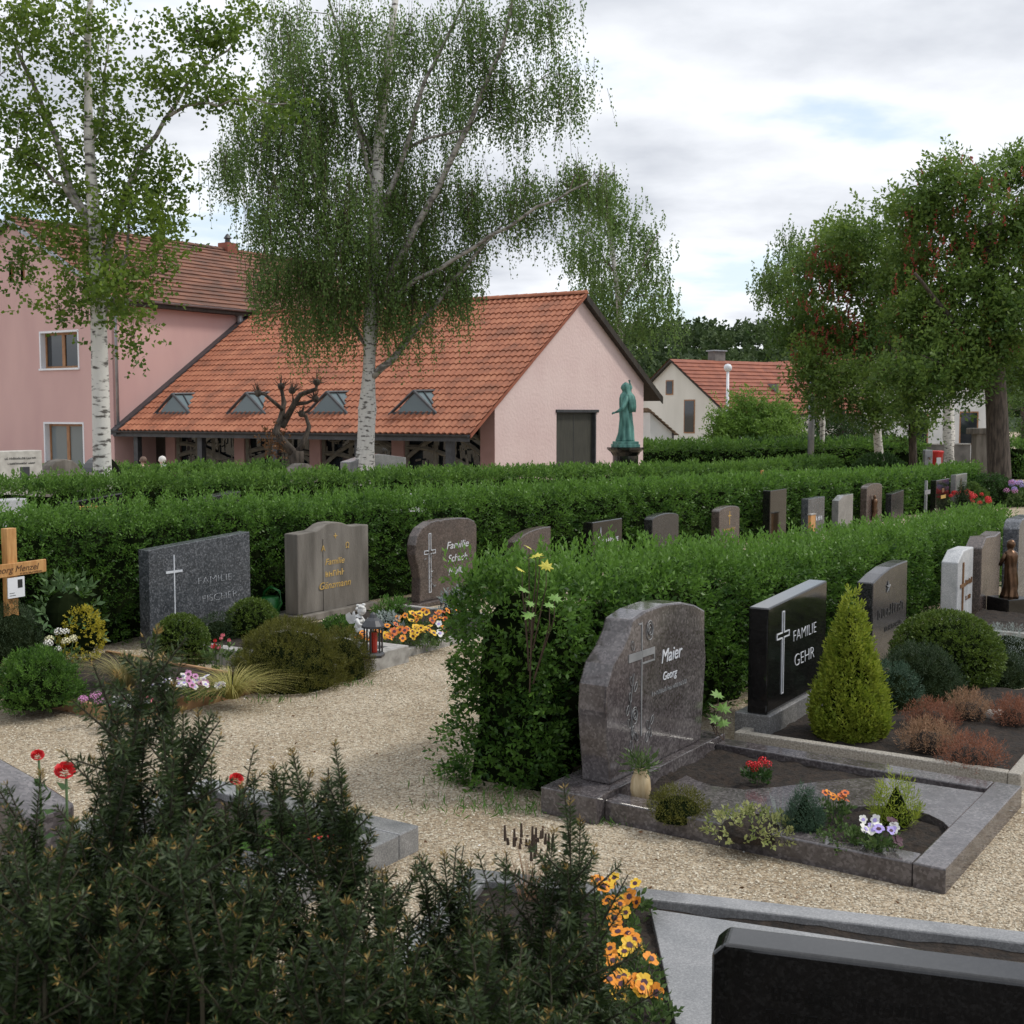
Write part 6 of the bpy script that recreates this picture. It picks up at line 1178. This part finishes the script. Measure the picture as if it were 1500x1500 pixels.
# ------------------------------------------------------------------ foreground graves (seen from behind) and the yews
LR = R(147); LO = on_ground(-1.53, 4.45)
lg = kerb_grave('grave', 'dark granite grave with small lawn inlay behind the yew', LO, LR, 1.5, 1.95, .16, .13, 'granite_steel', soil_z=.09)
MB().box(.17, 1.34, -1.25, 0, .08, .115).build('cover_slab', 'granite_dark', lg, bevel=.004)
lw = Leaves(); k = 2600; lw.add(np.stack([.17 + rng.random(k) * .6, -1.78 + rng.random(k) * .5, np.full(k, .085)], 1), np.stack([rng.normal(0, .35, k), rng.normal(0, .35, k), np.ones(k)], 1), .035, .12); stuff(lw.build('lawn', 'leaf_grass', lg)); MB().box(.165, .78, -1.785, -1.26, .07, .092).build('lawn_bed', 'lawn', lg)
headstone('headstone', 'brown-grey headstone with curved top seen from behind, at the left edge', LO + Vector((-A.x * .12, -A.y * .12, 0)), LR, 1.1, .86, .20, [(0, 0), (1, 0), (1, .80), (.9, .9), (.75, .96), (.55, 1.0), (.4, .99), (.2, .94), (.08, .90), (0, .87)], 'granite_brown', bevel=.012)
bedding('primrose', 'red and yellow primroses at the edge of the small lawn', 'flowers', G(478, 1262, .09), .13, ['petal_red', 'petal_yellow', 'petal_red'], 12, 'pansy', .034, .14, nl=40)
KR = R(162.8); kB = Vector((math.sin(KR), -math.cos(KR), 0)); kx = Vector((math.cos(KR), math.sin(KR), 0))
KO = on_ground(1.38 - kx.x * 1.75 - kB.x * 2.0, 5.07 - kx.y * 1.75 - kB.y * 2.0)          # back corner on the right
bg_ = kerb_grave('grave', 'grey granite grave with pansy strip behind the black stone', KO, KR, 3.4, 2.0, .12, .11, 'granite_steel', soil_z=.07)
slp = px_poly(bg_, [(953, 1331), (1228, 1372), (1560, 1425), (1700, 1640), (1020, 1640)], .10)
MB().prism(slp, .05, .100, 'z').build('cover_slab', 'granite_steel', bg_, bevel=.003)
bs = headstone('headstone', 'black headstone with rounded edges and faint writing, bottom right', on_ground(1.80, 2.98), KR, 1.28, .775, .13, [(0, 0), (1, 0), (1, .96), (.975, 1.0), (.025, 1.0), (0, .96)], 'granite_black', bevel=.012, seg=3)
for i_ in range(4):
    for k_, (xx, wd) in enumerate(((1.05, .17), (.80, .24), (.45, .20))): marks(bs, xx, .64 - .065 * i_, wd, .055, 'faint_letters', 30 + i_ * 3 + k_, y=.1305, ex=.0012, back=True)
PB = 'orange pansies along the grey slab'
for px, py, rr, n_, lb in ((908, 1328, .12, 12, 'orange pansies at the back of the strip, nearest the gravel'), (903, 1372, .08, 3, 'single orange pansy clump, second from the gravel'), (925, 1418, .11, 9, 'orange pansies halfway along the slab'), (898, 1455, .09, 5, 'orange pansies beside the yew, second from the bottom'), (940, 1478, .11, 9, 'orange pansies at the bottom edge of the picture')):
    bedding('pansy', lb, 'flowers', G(px, py + 18, .07), rr, ['petal_orange', 'petal_yellow', 'petal_orange'], n_, 'pansy', .030, .13, group=PB, nl=46)
t = tuft('dried_perennial', 'dried flower stalks with seed heads behind the yew', 'plant', G(775, 1322, .05), 60, .30, 'heather_tan', .004, .1, .4, .06); sd2 = MB(); q = random.Random(4)
for i in range(26): a_ = q.uniform(0, 6.28); r_ = q.uniform(.02, .13); sd2.tube([(r_ * math.cos(a_), r_ * math.sin(a_), .24 + q.uniform(-.04, .05)), (r_ * 1.03 * math.cos(a_), r_ * 1.03 * math.sin(a_), .29 + q.uniform(-.03, .05))], [.008, .005], 5)
sd2.build('seed_heads', 'twig', t)
def yew(label, tops, fill, seed):
    """tops: (px,py,Y) of leading shoots; fill: (x0,x1,ytop0,ytop1,n)"""
    r = np.random.default_rng(seed); b = at(sum(p[0] for p in tops) / len(tops), 1500, 2.3); base = Vector((b.x, 2.3, 0)); t = thing('yew_shrub', label, 'shrub', base, 0, 'dark yews in the foreground')
    S = [(np.array(at(px, py, Y) - base), r.uniform(.34, .5), .0) for px, py, Y in tops]
    x0, x1, ya, yb, n = fill
    for i in range(n):
        px = r.uniform(x0, x1); py = np.interp(px, [x0, x1], [ya, yb]) + r.random() ** .8 * 330; S.append((np.array(at(px, py, r.uniform(1.85, 2.75)) - base), r.uniform(.18, .34), 1.0))
    c, d, L, tone = [], [], [], []; stem = MB()
    def bottle(p0, p1, n_, l0):
        ax = p1 - p0; ln = np.linalg.norm(ax); ax = ax / ln; u = np.sort(r.random(n_)); a = np.cross(ax, r.normal(size=3)); a /= np.linalg.norm(a); e = np.cross(ax, a); ph = np.arange(n_) * 2.4 + r.random() * 6
        rad = np.cos(ph)[:, None] * a + np.sin(ph)[:, None] * e; c.append(p0 + ax * (u * ln)[:, None]); d.append(ax * (.35 + .75 * u ** 4)[:, None] + rad + r.normal(0, .12, (n_, 3)) + np.array([0, 0, -.12])); L.append(l0 * (1 - .45 * u ** 6) * r.uniform(.8, 1.1, n_)); tone.append(np.clip(.30 + .25 * u + r.normal(0, .13, n_) + (u > .965) * .6, 0, 1))
        stem.tube([Vector(p0), Vector((p0 + p1) / 2), Vector(p1)], [.0024, .002, .0012], 4)
    for tip, ln, f in S:
        dr = np.array([r.normal(0, .10), r.normal(0, .10), 1.0]); dr /= np.linalg.norm(dr); p0 = tip - dr * ln; bottle(p0, tip, int(850 * ln), .025)
        for k in range(int(6 + 3 * r.random()) if f else 13):
            u = r.uniform(.05, .75) if f else r.uniform(.0, .8); q0 = p0 + dr * ln * u; sdv = np.array([r.normal(), r.normal(), r.uniform(1.0, 2.4)]); sdv /= np.linalg.norm(sdv); bottle(q0, q0 + sdv * r.uniform(.06, .17), 64, .023)
        low = p0 * np.array([.96, .96, 0]) + np.array([r.normal(0, .02), r.normal(0, .02), .1]); stem.tube([Vector(low), Vector((low + p0) / 2 + np.array([0, 0, .12])), Vector(p0)], [.009, .006, .0035], 5)
    lv = Leaves(); global rng; keep = rng; rng = r; lv.add(np.concatenate(c), np.concatenate(d), np.concatenate(L), .20, .03, np.concatenate(tone)); rng = keep
    lv.build('needles', 'needle_yew', t); stuff(stem.build('stems', 'yew_stem', t))
yew('dark yew shrub with the tallest leading shoots, left of centre', [(60, 1130, 2.2), (150, 1090, 2.3), (172, 985, 2.25), (192, 1010, 2.35), (232, 918, 2.2), (238, 960, 2.3), (268, 1040, 2.25), (290, 1042, 2.3), (135, 1110, 2.4), (10, 1235, 2.2), (215, 1000, 2.4), (310, 1110, 2.3), (255, 1000, 2.2)], (-60, 330, 1200, 1185, 180), 31)
yew('dark yew shrub in the middle with two upright tips', [(352, 1150, 2.3), (400, 1120, 2.3), (428, 1098, 2.2), (455, 1130, 2.4), (490, 1088, 2.25), (508, 1160, 2.3), (520, 1185, 2.3), (370, 1135, 2.4), (560, 1275, 2.3), (475, 1140, 2.35)], (320, 610, 1245, 1325, 115), 32)
yew('dark yew shrub beside the orange pansies', [(650, 1250, 2.4), (690, 1262, 2.4), (742, 1248, 2.3), (835, 1172, 2.25), (850, 1200, 2.3), (812, 1215, 2.35), (800, 1270, 2.3), (870, 1290, 2.3), (620, 1262, 2.4)], (600, 880, 1340, 1350, 110), 33)
def rose(label, px, py, Y, size, bend=.05):
    p = at(px, py, Y); base = Vector((p.x - bend, Y + .05, 0)); t = thing('rose', label, 'flower', base); c = p - base; me = flower_mesh('rose', 'petal_red'); o = bpy.data.objects.new('blossom', me); COL.objects.link(o); o.parent = t; o.location = c; o.scale = (size,) * 3; o.rotation_euler = (R(38), R(8), R(15))
    MB().tube([(0, 0, 0), (bend * .3, 0, c.z * .5), (bend * .9, -.03, c.z * .85), tuple(c - Vector((0, -.01, size * .3)))], [.006, .005, .004, .004], 6).build('stem', 'leaf_stem', t, True)
    lv = Leaves(); k = 9; u = rng.random(k); lv.add(np.stack([bend * u, 0 * u, c.z * (.45 + .5 * u)], 1), rng.normal(size=(k, 3)) + np.array([0, 0, .2]), .05, .55); lv.build('leaves', 'leaf_hedge_dark', t)
rose('large open red rose beside the curved-top stone', 95, 1130, 3.55, .030); rose('smaller red rose behind the curved-top stone', 55, 1107, 4.1, .022, .02); rose('red rose half hidden between the yew tips', 346, 1142, 3.4, .020, .03); rose('faded red rose low in the yew', 46, 1301, 2.75, .017, .03)
make_pebbles()
def litter():
    lv = Leaves(); n = 420; y = 5.0 + 7.5 * rng.random(n); x = (rng.random(n) - .5) * .8 * y
    ok = np.ones(n, bool)
    for o, rot, x0, x1, y0, y1 in GRAVES:
        dx, dy = x - o.x, y - o.y; lx = dx * math.cos(rot) + dy * math.sin(rot); ly = -dx * math.sin(rot) + dy * math.cos(rot); ok &= ~((lx > x0) & (lx < x1) & (ly > y0) & (ly < y1))
    x, y = x[ok], y[ok]; n = len(x); a = rng.random(n) * 6.28
    lv.add(np.stack([x, y, np.full(n, .012)], 1), np.stack([np.cos(a), np.sin(a), rng.normal(0, .12, n)], 1), rng.uniform(.012, .032, n), .5)
    o = stuff(lv.build('fallen_leaves', 'leaf_dry')); tag(o, 'dry leaf litter scattered on the gravel path', 'leaves')
    lw = Leaves()
    for (px, py, k, sp) in ((850, 1172, 160, .22), (700, 1182, 120, .2), (770, 1190, 120, .2), (655, 1150, 60, .12), (900, 1205, 30, .1), (1215, 1262, 12, .05), (395, 1028, 40, .1), (520, 1005, 40, .1), (1448, 1163, 30, .04)):
        g_ = np.array(G(px, py)); p = g_ + np.stack([rng.normal(0, sp, k), rng.normal(0, sp * .5, k), np.zeros(k)], 1); lw.add(p, rng.normal(0, .5, (k, 3)) + np.array([0, 0, 1.0]), rng.uniform(.03, .08, k), .12)
    o = stuff(lw.build('weeds', 'leaf_grass')); tag(o, 'small grass weeds growing out of the gravel edges', 'weeds')
litter()
